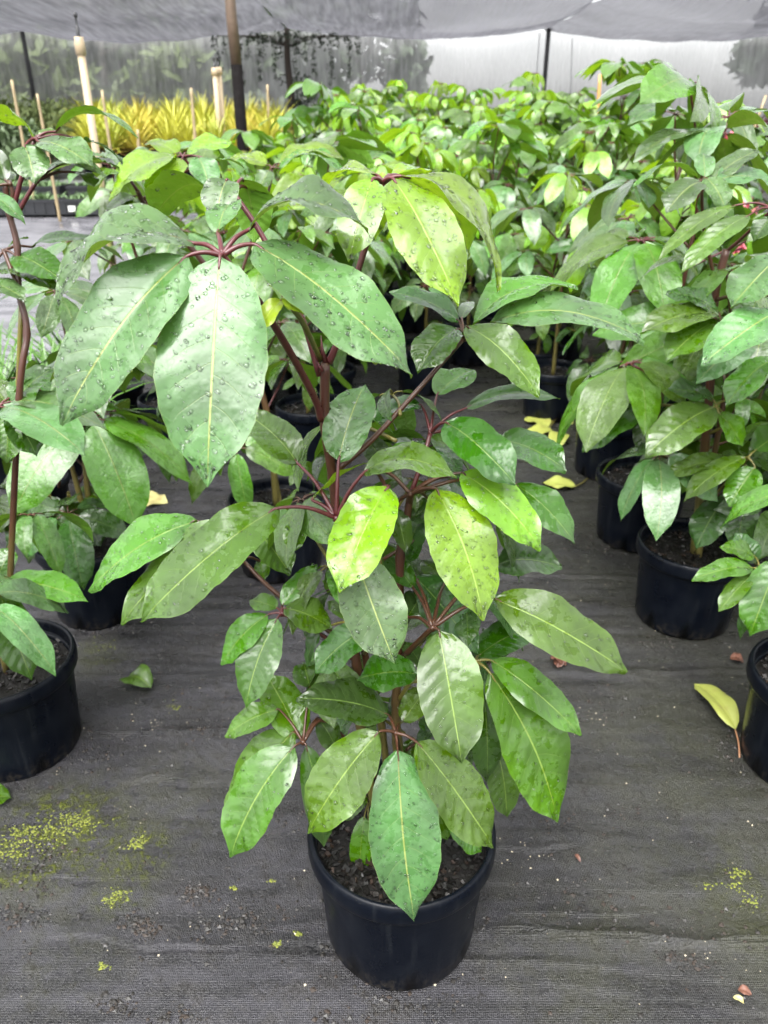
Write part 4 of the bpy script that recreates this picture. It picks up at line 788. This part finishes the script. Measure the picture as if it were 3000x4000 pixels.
NEAR += [(-.72, 3.85, 1.0, 'bright umbrella tree left of the central crown, before the bromeliads', 'umbrella trees at the left end of the bed', 51, 2, 1.1, .9), (-1.15, 4.35, .92, 'umbrella tree beside the wet path at the left end of the bed', 'umbrella trees at the left end of the bed', 52, 1, 1.1, .9), (-.30, 3.75, 1.0, 'umbrella tree behind the central crown at the bed front', 'umbrella trees at the left end of the bed', 53, 1, 1.1, .8)]
for (x, y, h, lab, grp, sd_, nst, dens, yg) in NEAR: umbrella_tree(x, y, h, lab, grp, sd_, True, nst, dens, True, yg)
k = 0; ORD = 'first second third fourth fifth sixth seventh eighth ninth tenth eleventh twelfth thirteenth'.split(); bedrows = {}
for j in range(13):
    y = 4.1 + j * .60
    for i2 in range(11):
        x = -.92 + i2 * .56 + (.28 if j % 2 else 0) + random.uniform(-.09, .09); yy = y + random.uniform(-.1, .1)
        if abs(x) / (y * 1.02) > .60 and x > 0: continue
        if y < 4.6 and abs(x - .22) < .35: continue
        if y < 7.2 and x > 2.0: continue
        if x > 3.5 or (y > 8.5 and x < -.6): continue
        near = y < 5.4; h = random.uniform(.82, 1.06) * (1.0 if y < 9 else 1.04) - max(0, x - 1.7) * .16 - (.10 if x < -.45 else 0) * (y < 9) - (.12 if y < 4.9 else 0)
        lab = 'umbrella tree in the front of the dense rear bed' if near else ('umbrella tree in the middle of the dense rear bed' if y < 8.4 else 'umbrella tree at the misty back of the dense rear bed')
        bedrows.setdefault(j, []).append(x); lab = 'umbrella tree in the %s rank of the dense rear bed, %s from the left' % (ORD[j], ORD[len(bedrows[j]) - 1])
        umbrella_tree(x, yy, h, lab, 'rear bed front ranks' if near else ('rear bed middle' if y < 8.4 else 'rear bed back'), 1000 + k, near, 1 if k % 3 else 2, 1.45, True, .9, lsc=1.0); k += 1
for (px, py, Y, lab, sd_) in [(2430, 235, 7.4, 'tallest umbrella tree rising above the rear bed at right', 61), (2110, 300, 9.0, 'tall umbrella tree with broad crown below the dark post', 62), (1335, 365, 7.6, 'bright topped umbrella tree rising at the left end of the rear bed', 63)]:
    p = at(px, py, Y); umbrella_tree(p[0], Y, p[2] - gh(p[0], Y) - .24, lab, None, sd_, False, 2, 1.1, True, .9, low=.35, lsc=1.2)
print('bed', k)

fr_ = np.random.default_rng(404)
for q in range(17):                                   # the plant's far side: smaller leaves round the stems
    hgt = .40 + .036 * q; A = ARCH[[3, 7, 9, 4, 2, 7, 3][q % 7]]; az = rad([35, 145, 90, 10, 170, 62, 118][q % 7] + fr_.normal() * 10); sc = fr_.uniform(.62, .85)
    M = Matrix.Translation(Vector((fr_.normal() * .012 - .03 * (hgt > .6), .015, hgt))) @ Matrix.Rotation(az, 4, 'Z') @ Matrix.Rotation(fr_.uniform(.35, .75), 4, 'Y') @ Matrix.Scale(sc, 4)
    lf = link('leaf', A[0], hero, M)
    for Mb, b in A[1]: link('leaflet', BLADES[A[2], b][0], lf, Matrix(Mb.tolist()))
# ------------------------------------------------------------------ foreground crowns of the side rows, measured leaf by leaf
side = {o['label']: o for o in bpy.data.objects if o.get('label')}
pl = side[NEAR[0][3]]; po = np.array(pl.location)
stem(pl, po, [np.array([-.86, 1.40, .20]), (6, 200, 3300, 1.42), (6, 290, 2500, 1.45), (6, 205, 2050, 1.47), (6, 185, 1550, 1.49), (6, 100, 1200, 1.5), (6, 55, 880, 1.5)], .0065, .0055, 5)
LW = [((6, 380, 395), 1.5, [(6, 115, 1250, 1.5), (6, 190, 980, 1.5), (6, 240, 790, 1.5), (6, 380, 395, 1.5)], PET_RED, [
  (6, 350, 385, -120, 150, 240, .0, .02, 'b', .2, 45, .2), (6, 600, 312, 1492, 368, 150, .02, .0, 'm', .22, 22, .35), (6, 268, 470, 370, 862, 420, -.03, -.08, 'o', .05, 0, .2), (6, 405, 420, 1003, 690, 285, -.02, -.07, 'o', .08, -8, .16), (6, 900, 415, 1330, 655, 150, .04, .03, 'm', .1, 30, .2), (6, 440, 370, 600, 300, 110, .03, .06, 'm', .1, 0, .2)]),
 ((6, 395, 850), 1.5, [(6, 185, 1250, 1.5), (6, 230, 1130, 1.5), (6, 395, 850, 1.5)], PET_RED, [
  (6, 430, 835, 1142, 778, 140, .0, .0, 'o', .18, 6, .35), (6, 450, 770, 760, 640, 150, .03, .06, 'm', .1, 20, .2), (6, 800, 640, 1290, 720, 190, .04, .03, 'm', .14, 25, .2), (6, 860, 760, 1020, 905, 130, .03, .0, 'm', .1, 15, .2)]),
 ((6, 110, 880), 1.5, [(6, 100, 1150, 1.5), (6, 140, 1000, 1.5), (6, 110, 880, 1.5)], PET_BROWN, [(6, 120, 860, 60, 740, 150, .03, .08, 'm', .05, 0, .2), (6, 60, 850, -60, 480, 200, .02, .06, 'd', .05, 0, .2), (6, -160, 985, 276, 1314, 150, -.02, -.07, 'o', .12, 0, .3)]),
 ((6, 40, 1600), 1.5, [(6, 180, 1950, 1.47), (6, 90, 1720, 1.49), (6, 40, 1600, 1.5)], PET_BROWN, [(6, 165, 1650, 690, 1932, 330, -.01, -.05, 'm', .09, -6, .2), (6, -60, 1790, 640, 2022, 210, .0, -.04, 'd', .1, 0, .25), (6, 340, 1560, 1095, 1490, 110, .03, .04, 'd', .1, 0, .3), (6, 70, 1610, 300, 1450, 100, .02, .05, 'm', .1, 30, .2), (6, -140, 1960, 280, 2130, 200, -.03, -.08, 'o', .1, 0, .2)])]
LW += [((12, 60, 1660), 1.43, [(6, 235, 2150, 1.465), (12, 100, 1780, 1.45), (12, 60, 1660, 1.43)], PET_GREEN, [(12, 80, 1640, 345, 1385, 190, .0, .05, 'd', .08, 0, .2), (12, 70, 1680, 238, 1960, 220, -.02, -.06, 'd', .06, 0, .15), (12, 20, 1650, -150, 1800, 180, -.01, -.03, 'd', .08, 0, .2), (12, 90, 1680, 420, 1790, 150, .0, -.01, 'm', .1, 0, .25), (12, 40, 1620, -90, 1440, 170, .02, .07, 'm', .06, 0, .2), (12, 60, 1690, 40, 2010, 190, -.03, -.07, 'm', .06, 0, .2)]), ((10, -10, 880), 1.38, [(10, -20, 1120, 1.41), (10, -20, 980, 1.40), (10, -10, 880, 1.38)], PET_GREEN, [(10, 20, 862, 506, 952, 165, -.01, -.03, 'm', .14, 0, .25), (10, -5, 900, 186, 1412, 255, -.02, -.09, 'm', .06, 0, .14), (10, 120, 880, 382, 1006, 120, .02, .0, 'm', .08, 0, .2), (10, -20, 840, 60, 640, 160, .02, .08, 'm', .05, 0, .2)])]
for q, (hub, hy, path, pm, lf) in enumerate(LW): whorl(pl, po, hub, hy, path, lf, pm, (.0050, .0036), 60 + q)
pl = side[NEAR[1][3]]; po = np.array(pl.location)
LW2 = [((10, 285, 345), 1.96, [(10, 370, 560, 1.985), (10, 350, 430, 1.98), (10, 285, 345, 1.96)], PET_GREEN, [(10, 290, 350, 382, 712, 215, -.02, -.06, 'd', .07, 0, .16), (10, 195, 370, 40, 650, 165, -.01, -.05, 'd', .08, 0, .2), (10, 225, 400, 160, 740, 150, -.02, -.06, 'd', .07, 0, .2), (10, 250, 235, -5, 292, 95, .02, .02, 'm', .1, 0, .25), (10, 110, 345, 0, 560, 110, .0, -.02, 'm', .08, 0, .2)]),
 ((10, 395, 330), 1.99, [(10, 375, 540, 1.985), (10, 385, 420, 1.985), (10, 395, 330, 1.99)], PET_GREEN, [(10, 420, 392, 632, 314, 100, .0, .04, 'm', .08, 0, .2), (10, 432, 430, 582, 642, 195, -.01, -.05, 'd', .06, 0, .14)]),
 ((10, 400, -70), 1.95, [(10, 340, 300, 1.985), (10, 352, 120, 1.97), (10, 400, -70, 1.95)], PET_BROWN, [(10, 430, -55, 770, 322, 235, -.01, -.06, 'd', .08, -6, .14), (10, 380, -40, 300, 130, 200, .0, -.04, 'd', .06, 0, .15), (10, 360, -90, 50, 60, 170, .01, .0, 'd', .1, 0, .2), (10, 370, -110, 180, -260, 150, .03, .08, 'm', .06, 0, .2), (10, 420, -110, 640, -180, 130, .03, .08, 'm', .08, 0, .2)])]
for q, (hub, hy, path, pm, lf) in enumerate(LW2): whorl(pl, po, hub, hy, path, lf, pm, (.0046, .0034), 110 + q)
pr_ = side[NEAR[7][3]]; po = np.array(pr_.location)
stem(pr_, po, [np.array([.90, 1.94, .20]), (8, 1250, 1900, 1.93), (8, 1290, 1400, 1.92), (8, 1310, 950, 1.9), (8, 1390, 620, 1.9)], .0120, .0095, 6)
RW = [((7, 960, 880), 1.86, [(8, 1300, 800, 1.9), (7, 1080, 1900, 1.9), (7, 970, 1400, 1.88), (7, 945, 1000, 1.86), (7, 960, 880, 1.86)], PET_BROWN, [
  (7, 975, 812, 960, 538, 225, .02, .09, 'o', .05, 0, .2), (7, 930, 850, 560, 1192, 300, -.02, -.07, 'o', .08, 0, .2), (7, 990, 815, 1196, 1142, 330, -.02, -.07, 'o', .08, 0, .25), (7, 1040, 850, 1562, 508, 200, .02, .05, 'o', .06, 0, .2), (7, 1100, 840, 1770, 905, 240, .0, .0, 'o', .1, 0, .2), (7, 900, 830, 205, 892, 180, .03, .03, 'm', .22, 20, .3), (7, 1010, 950, 1000, 1240, 240, .03, .02, 'd', .05, 0, .2)]),
 ((7, 1720, 1145), 1.75, [(8, 1395, 630, 1.9), (8, 1500, 540, 1.85), (7, 1720, 1145, 1.75)], PET_RED, [(7, 1455, 1217, 718, 1824, 240, -.03, -.09, 'm', .06, -6, .15), (7, 1310, 1112, 468, 1692, 175, .01, -.04, 'm', .08, 0, .2), (7, 1740, 1180, 1500, 1500, 220, .02, .0, 'd', .06, 0, .2)]),
 ((8, 1790, 960), 1.62, [(8, 1310, 950, 1.9), (8, 1550, 900, 1.75), (8, 1790, 960, 1.62)], PET_BROWN, [(8, 1745, 1010, 1224, 1370, 265, -.02, -.07, 'o', .07, -6, .16), (8, 1730, 670, 1415, 1000, 290, .02, .0, 'o', .06, 0, .16), (8, 1700, 1330, 1385, 1642, 190, .03, .0, 'm', .12, 10, .3)]),
 ((8, 1320, 1635), 1.78, [(8, 1270, 1820, 1.93), (8, 1400, 1740, 1.85), (8, 1320, 1635, 1.78)], PET_GREEN, [(8, 1310, 1642, 862, 1962, 265, -.02, -.08, 'm', .08, -6, .16), (8, 1300, 1590, 1000, 1530, 130, .03, .04, 'd', .1, 0, .2), (8, 1390, 1600, 1640, 1460, 150, .02, .06, 'd', .06, 0, .2), (8, 1340, 1680, 1500, 1900, 170, -.01, -.05, 'm', .06, 0, .2)]),
 ((8, 855, 1640), 1.95, [(8, 1260, 1780, 1.93), (8, 1060, 1640, 1.94), (8, 855, 1640, 1.95)], PET_GREEN, [(8, 840, 1648, 453, 1926, 190, -.01, -.06, 'm', .1, 0, .2), (8, 870, 1650, 835, 1940, 150, .0, -.04, 'd', .08, 0, .2), (8, 840, 1630, 545, 1715, 90, .03, .02, 'm', .15, 10, .3)]),
 ((8, 1350, 1090), 1.75, [(8, 1290, 1350, 1.92), (8, 1320, 1220, 1.85), (8, 1350, 1090, 1.75)], PET_BROWN, [(8, 1340, 1050, 830, 1165, 170, .0, -.03, 'm', .12, 0, .25), (8, 1330, 1080, 1000, 1340, 230, -.02, -.07, 'm', .08, 0, .2), (8, 1340, 1030, 1000, 900, 120, .03, .06, 'd', .1, 0, .2)])]
RW += [((11, 1360, 130), 1.76, [(11, 1090, 420, 1.93), (11, 1250, 260, 1.88), (11, 1360, 130, 1.76)], PET_GREEN, [(11, 1345, 128, 986, 380, 130, -.01, -.05, 'm', .09, 0, .2), (11, 1240, 150, 884, 236, 110, .02, .02, 'm', .1, 0, .2), (11, 1400, 185, 1248, 412, 190, -.02, -.06, 'm', .07, 0, .2), (11, 1400, 90, 1640, -60, 180, .01, .06, 'm', .07, 0, .2)]),
 ((11, 1290, 345), 1.84, [(11, 1180, 520, 1.93), (11, 1215, 420, 1.90), (11, 1290, 345, 1.84)], PET_GREEN, [(11, 1232, 358, 1058, 657, 200, -.01, -.05, 'd', .06, 0, .15), (11, 1345, 362, 1300, 662, 195, -.01, -.05, 'd', .06, 0, .15), (11, 1300, 330, 1480, 350, 150, .02, .02, 'd', .1, 0, .2)])]
for q, (hub, hy, path, pm, lf) in enumerate(RW): whorl(pr_, po, hub, hy, path, lf, pm, (.0046, .0034), 80 + q)

pr_ = side[NEAR[6][3]]; po = np.array(pr_.location)
for q, (hub, hy, path, pm, lf) in enumerate([((11, 1430, 770), 1.33, [(11, 1690, 1150, 1.335), (11, 1560, 900, 1.33), (11, 1430, 770, 1.33)], PET_GREEN, [(11, 1392, 765, 1035, 834, 115, .0, .0, 'm', .12, 0, .25), (11, 1385, 800, 1188, 1018, 120, -.01, -.04, 'm', .08, 0, .2), (11, 1540, 715, 1368, 1158, 270, -.02, -.07, 'm', .07, 0, .16), (11, 1400, 700, 1200, 640, 130, .03, .05, 'm', .08, 0, .2), (11, 1400, 740, 1290, 560, 130, .03, .08, 'd', .06, 0, .2), (11, 1385, 850, 1310, 1000, 80, .0, -.02, 'd', .06, 0, .2)])]): whorl(pr_, po, hub, hy, path, lf, pm, (.0040, .0030), 130 + q)
pa = side[NEAR[3][3]]; po = np.array(pa.location)
stem(pa, po, [np.array([-.35, 2.24, .20]), (0, 1040, 1600, 2.24), (0, 900, 1200, 2.23), (0, 740, 960, 2.21), (6, 1620, 1180, 2.19), (6, 1480, 950, 2.17)], .010, .006, 8)
for q, (hub, hy, path, pm, lf) in enumerate([((1, 625, 15), 2.15, [(6, 1620, 1180, 2.19), (6, 1700, 900, 2.17), (1, 650, 70, 2.16), (1, 625, 15, 2.15)], PET_RED, [(1, 600, 12, 300, 196, 110, -.02, -.08, 'b', .12, 0, .2), (1, 622, 22, 482, 198, 150, -.03, -.10, 'b', .08, 0, .15), (1, 690, 15, 738, 148, 125, -.02, -.08, 'o', .06, 0, .15), (1, 760, 38, 912, 86, 90, .0, .0, 'm', .16, 22, .25), (1, 640, 0, 850, -50, 90, .05, .10, 'b', .08, 0, .2), (1, 600, 0, 470, -50, 85, .05, .10, 'b', .08, 0, .2)]),
   ((6, 1330, 730), 2.15, [(6, 1480, 950, 2.17), (6, 1400, 830, 2.16), (6, 1330, 730, 2.15)], PET_RED, [(6, 1290, 715, 880, 560, 170, .02, .05, 'm', .14, 20, .2), (6, 1300, 740, 1010, 900, 150, -.02, -.05, 'm', .1, 10, .2), (6, 1380, 690, 1600, 480, 130, .03, .08, 'o', .06, 0, .2), (6, 1350, 760, 1270, 930, 120, -.02, -.05, 'b', .08, 0, .2)]),
   ((6, 1560, 1030), 2.2, [(6, 1640, 1230, 2.19), (6, 1600, 1120, 2.2), (6, 1560, 1030, 2.2)], PET_BROWN, [(6, 1450, 1010, 1140, 1230, 120, -.01, -.04, 'd', .1, 0, .2), (6, 1500, 1040, 1290, 1290, 150, -.02, -.06, 'm', .08, 0, .2), (6, 1600, 1010, 1900, 900, 120, .02, .05, 'm', .08, 0, .2)]),
   ((1, 1010, 62), 2.3, [(0, 900, 1200, 2.23), (1, 960, 260, 2.27), (1, 1000, 140, 2.29), (1, 1010, 62, 2.3)], PET_BROWN, [(1, 1040, 62, 1332, 78, 80, .0, .0, 'm', .2, 8, .3), (1, 1040, 42, 1320, 18, 70, .04, .06, 'b', .16, 0, .3), (1, 1000, 72, 955, 150, 75, -.02, -.05, 'o', .06, 0, .2), (1, 985, 50, 830, 20, 80, .03, .06, 'b', .1, 0, .2)])]): whorl(pa, po, hub, hy, path, lf, pm, (.0046, .0034), 150 + q)
# ------------------------------------------------------------------ fallen leaves
def dead_mat(name, c, spot, amt=.5, tr=.15):
    t = NT(name); uv = t.n('ShaderNodeUVMap').outputs[0]; sx = t.n('ShaderNodeSeparateXYZ'); t.put(sx, 0, uv); au = t.math('ABSOLUTE', t.math('MULTIPLY_ADD', sx.outputs[0], 2.0, -1.0)); o = t.coords()
    n = t.noise(o, 30, 4); base = t.mix(t.ramp(n, .5, .7, 0, amt), C(*c), C(*spot)); base = t.mix(t.ramp(au, .015, .05, .5, 0), base, C(*[min(1, x * 1.3) for x in c]))
    t.setp(Base_Color=base, Roughness=.45, Normal=t.bump(n, .4, .003)); return t.mat
DYEL = dead_mat('fallen_yellow', (.30, .33, .07), (.24, .20, .06), .35); DPALE = dead_mat('fallen_pale', (.42, .39, .16), (.20, .11, .04), .6); DBRN = dead_mat('fallen_brown', (.13, .055, .035), (.05, .02, .015), .8)
def fallen(name, label, blades_, stalks=(), group=None):
    c0 = gpt(blades_[0][0], blades_[0][1]); e = empty(name, c0)
    for q, (bx, by, tx, ty, w, m, arch, fold, lift) in enumerate(blades_):
        B = gpt(bx, by) + np.array([0, 0, .006 + lift]); T = gpt(tx, ty) + np.array([0, 0, .005]); N = auto_normal(B, T, 0, .1); wm = px_width(B, T, N, w)
        P, UV, fs, _ = blade(B - c0, T - c0, wm, N, arch, fold, .6, 1.2, 18, 5, 700 + q + int(bx)); link('leaflet', blade_mesh('leaflet', P, UV, fs, m), e)
    if stalks:
        mb = MB()
        for (pts, r) in stalks: mb.tube(smooth_path([gpt(x, y) + np.array([0, 0, .006 + h]) - c0 for (x, y, h) in pts], 4), r, 6)
        mb.obj('stalk', PET_GREEN if m is not DYEL or bx < 2500 else plain('pink_stalk', (.34, .17, .09), .4), e)
    tag(e, label, 'fallen leaf', group); return e
fallen('fallen_leaf', 'pale yellow fallen leaf with brown tip lying left of the central plant', [(520, 1950, 655, 1962, 58, DPALE, .03, .1, .0)])
fallen('fallen_leaf', 'small curled green leaf lying on the mat near the left pots', [(592, 2705, 488, 2655, 88, LM['m'], .25, .7, .012)])
fallen('fallen_leaf', 'long yellow green fallen leaf with pink stalk near the right edge', [(2868, 2868, 2712, 2672, 78, DYEL, .12, .5, .012)], [([(2868, 2868, .010), (2882, 2915, .006), (2888, 2962, 0)], .0022)])
fallen('fallen_leaf', 'single yellow leaf with stalk lying beside the third right pot', [(2245, 1908, 2115, 1885, 42, DYEL, .05, .3, .004)], [([(2245, 1908, .004), (2275, 1890, .004), (2295, 1868, 0)], .0026)])
fallen('fallen_compound_leaf', 'withered yellow compound leaf with several leaflets beside the fourth right pot', [(2145, 1668, 2050, 1632, 40, DYEL, .04, .3, .006), (2148, 1676, 2050, 1712, 46, DYEL, .05, .3, .006), (2194, 1702, 2168, 1752, 75, DYEL, .1, .3, .01), (2208, 1630, 2236, 1658, 22, DYEL, .1, .5, .02)],
       [([(2145, 1668, .006), (2200, 1600, .03), (2200, 1560, .07)], .0028), ([(2148, 1676, .006), (2198, 1612, .03)], .0020), ([(2194, 1702, .01), (2200, 1620, .03)], .0022), ([(2208, 1630, .02), (2202, 1600, .03)], .0018)])
fallen('fallen_leaf', 'crumpled brown dry leaf right of the central plant', [(2150, 2575, 2212, 2600, 55, DBRN, .3, .9, .006), (2190, 2570, 2175, 2615, 45, DBRN, .25, -.8, .004)])
fallen('fallen_leaf', 'dark brown leaf scrap beside the pot at the right edge', [(2850, 2575, 2905, 2585, 30, DBRN, .2, .6, .002)])
fallen('fallen_leaf', 'green leaf tip lying at the left frame edge', [(-60, 3135, 46, 3118, 75, LM['m'], .1, .4, .012)])
fallen('fallen_leaf', 'small tan curled husk near the bottom right corner', [(2860, 3905, 2905, 3925, 22, DPALE, .3, .9, .002)])
fallen('fallen_leaf', 'brown paper thin scrap near the bottom right corner', [(2880, 3870, 2935, 3890, 34, DBRN, .2, .5, .001)])
fallen('fallen_leaf', 'pinkish seed scrap right of the central pot', [(2245, 3340, 2268, 3370, 14, DBRN, .2, .4, .001)])

# ------------------------------------------------------------------ crumbs, perlite and moss tufts on the mat
OCT = np.array([[1, 0, 0], [0, 1, 0], [-1, 0, 0], [0, -1, 0], [0, 0, 1], [0, 0, -.6]]); OF = np.array([[0, 1, 4], [1, 2, 4], [2, 3, 4], [3, 0, 4], [1, 0, 5], [2, 1, 5], [3, 2, 5], [0, 3, 5]])
def scatter(name, pts, sizes, mats, seed, flat=.6, smooth=False):
    r = np.random.default_rng(seed); n = len(pts); z = ground_z(pts[:, 0], pts[:, 1]); V = OCT[None] * r.uniform(.55, 1.35, (n, 6, 3)) * np.asarray(sizes)[:, None, None]
    a = r.uniform(0, 6.28, n); c, s_ = np.cos(a)[:, None], np.sin(a)[:, None]; x = V[..., 0]*c - V[..., 1]*s_; y = V[..., 0]*s_ + V[..., 1]*c
    V = np.stack([x + pts[:, 0:1], y + pts[:, 1:2], V[..., 2]*flat + z[:, None] + np.asarray(sizes)[:, None]*flat*.45], -1).reshape(-1, 3); Fq = (OF[None] + 6*np.arange(n)[:, None, None]).reshape(-1, 3)
    me = bpy.data.meshes.new(name); me.from_pydata(V.tolist(), [], Fq.tolist())
    for m in mats: me.materials.append(m)
    if len(mats) > 1: me.polygons.foreach_set('material_index', np.repeat(r.integers(0, len(mats), n), 8))
    me.update(); return me
def cluster(px, py, spread, n, seed, aniso=.5):
    r = np.random.default_rng(seed); return np.array([onz(px + r.normal() * spread, py + r.normal() * spread * aniso)[:2] for _ in range(n)])
PTS = [cluster(px, py, s_, n, 800 + q) for q, (px, py, s_, n) in enumerate([(780, 3470, 26, 130), (760, 3500, 30, 60), (530, 3605, 40, 110), (590, 3640, 30, 70), (850, 3600, 60, 90), (1010, 3590, 90, 130), (180, 3330, 60, 90), (100, 3440, 80, 120), (60, 3570, 70, 90), (450, 3920, 45, 80), (690, 3970, 60, 90), (320, 2900, 60, 80), (380, 2960, 50, 60), (1480, 3955, 160, 160), (2630, 3735, 25, 60), (2730, 3760, 30, 50), (2420, 3160, 50, 60), (2560, 2520, 40, 80), (2600, 2440, 40, 70), (2830, 2900, 60, 80), (2350, 2130, 60, 90), (2420, 2760, 80, 70), (2250, 2790, 60, 40), (2300, 2700, 60, 40), (700, 2700, 70, 50), (820, 2850, 60, 60), (2150, 3200, 110, 90), (1100, 3200, 60, 40), (2700, 3650, 160, 120), (2250, 3560, 120, 80), (600, 2450, 90, 60), (520, 2620, 60, 40)])]
r = np.random.default_rng(77); PTS.append(np.stack([r.uniform(-1.3, 1.3, 2600), r.uniform(.45, 2.6, 2600)], 1))
for (cx, cy, R) in [(HERO[0], HERO[1], .14)] + [(t[0], t[1], .145) for t in NEAR[:2] + NEAR[6:9]]:
    a = r.uniform(0, 6.28, 110); rr = R + np.abs(r.normal(0, .02, 110)); PTS.append(np.stack([cx + rr*np.cos(a), cy + rr*np.sin(a)], 1))
pts = np.concatenate(PTS); sz = .0009 + .0050 * r.uniform(0, 1, len(pts)) ** 2.6
CR = [plain('crumb_dark', (.010, .008, .006), .7, .4, 60), plain('crumb_brown', (.024, .016, .011), .7, .4, 60), plain('crumb_grey', (.03, .028, .026), .5, .4, 60)]
tag(link('soil_crumbs', scatter('soil_crumbs', pts, sz, CR, 5)), 'dark soil crumbs scattered over the weed mat', 'soil', kind='stuff')
pts = np.stack([r.uniform(-1.2, 1.2, 420), r.uniform(.45, 2.4, 420)], 1); pts = np.concatenate([pts] + [cluster(px, py, s_, n, 950 + q) for q, (px, py, s_, n) in enumerate([(560, 2850, 60, 16), (600, 2820, 20, 5), (2330, 2790, 60, 16), (2900, 2660, 40, 6), (2940, 3210, 10, 5), (2050, 3350, 60, 14), (2780, 3730, 50, 10), (500, 3150, 40, 8)])])
tag(link('perlite_grains', scatter('perlite_grains', pts, .0009 + .0017 * r.uniform(0, 1, len(pts)) ** 2, [plain('perlite', (.50, .44, .32), .6, .25, 50)], 6, .9)), 'tiny pale perlite grains dotted over the weed mat', 'perlite', kind='stuff')
mp = np.concatenate([cluster(px, py, s_, n, 1050 + q, .6) for q, (px, py, s_, n) in enumerate([(300, 3200, 34, 150), (230, 3240, 60, 160), (90, 3270, 45, 160), (40, 3330, 40, 90), (530, 3300, 16, 60), (545, 3270, 25, 30), (470, 3490, 22, 50), (430, 3520, 16, 30), (1082, 3686, 9, 45), (1165, 3645, 8, 35), (915, 3468, 6, 22), (1060, 3438, 6, 12), (400, 3770, 12, 24), (390, 2530, 40, 50), (680, 2755, 14, 22), (2885, 3405, 22, 60), (2870, 3460, 20, 30), (2945, 3510, 30, 40), (2760, 3455, 20, 14)])])
tag(link('moss_tufts', scatter('moss_tufts', mp, .0010 + .0022 * r.uniform(0, 1, len(mp)), [plain('moss', (.11, .13, .016), .8, .4, 90), plain('moss_pale', (.15, .165, .022), .8, .4, 90)], 8, .5)), 'yellow green moss tufts growing on the weed mat', 'moss', kind='stuff')
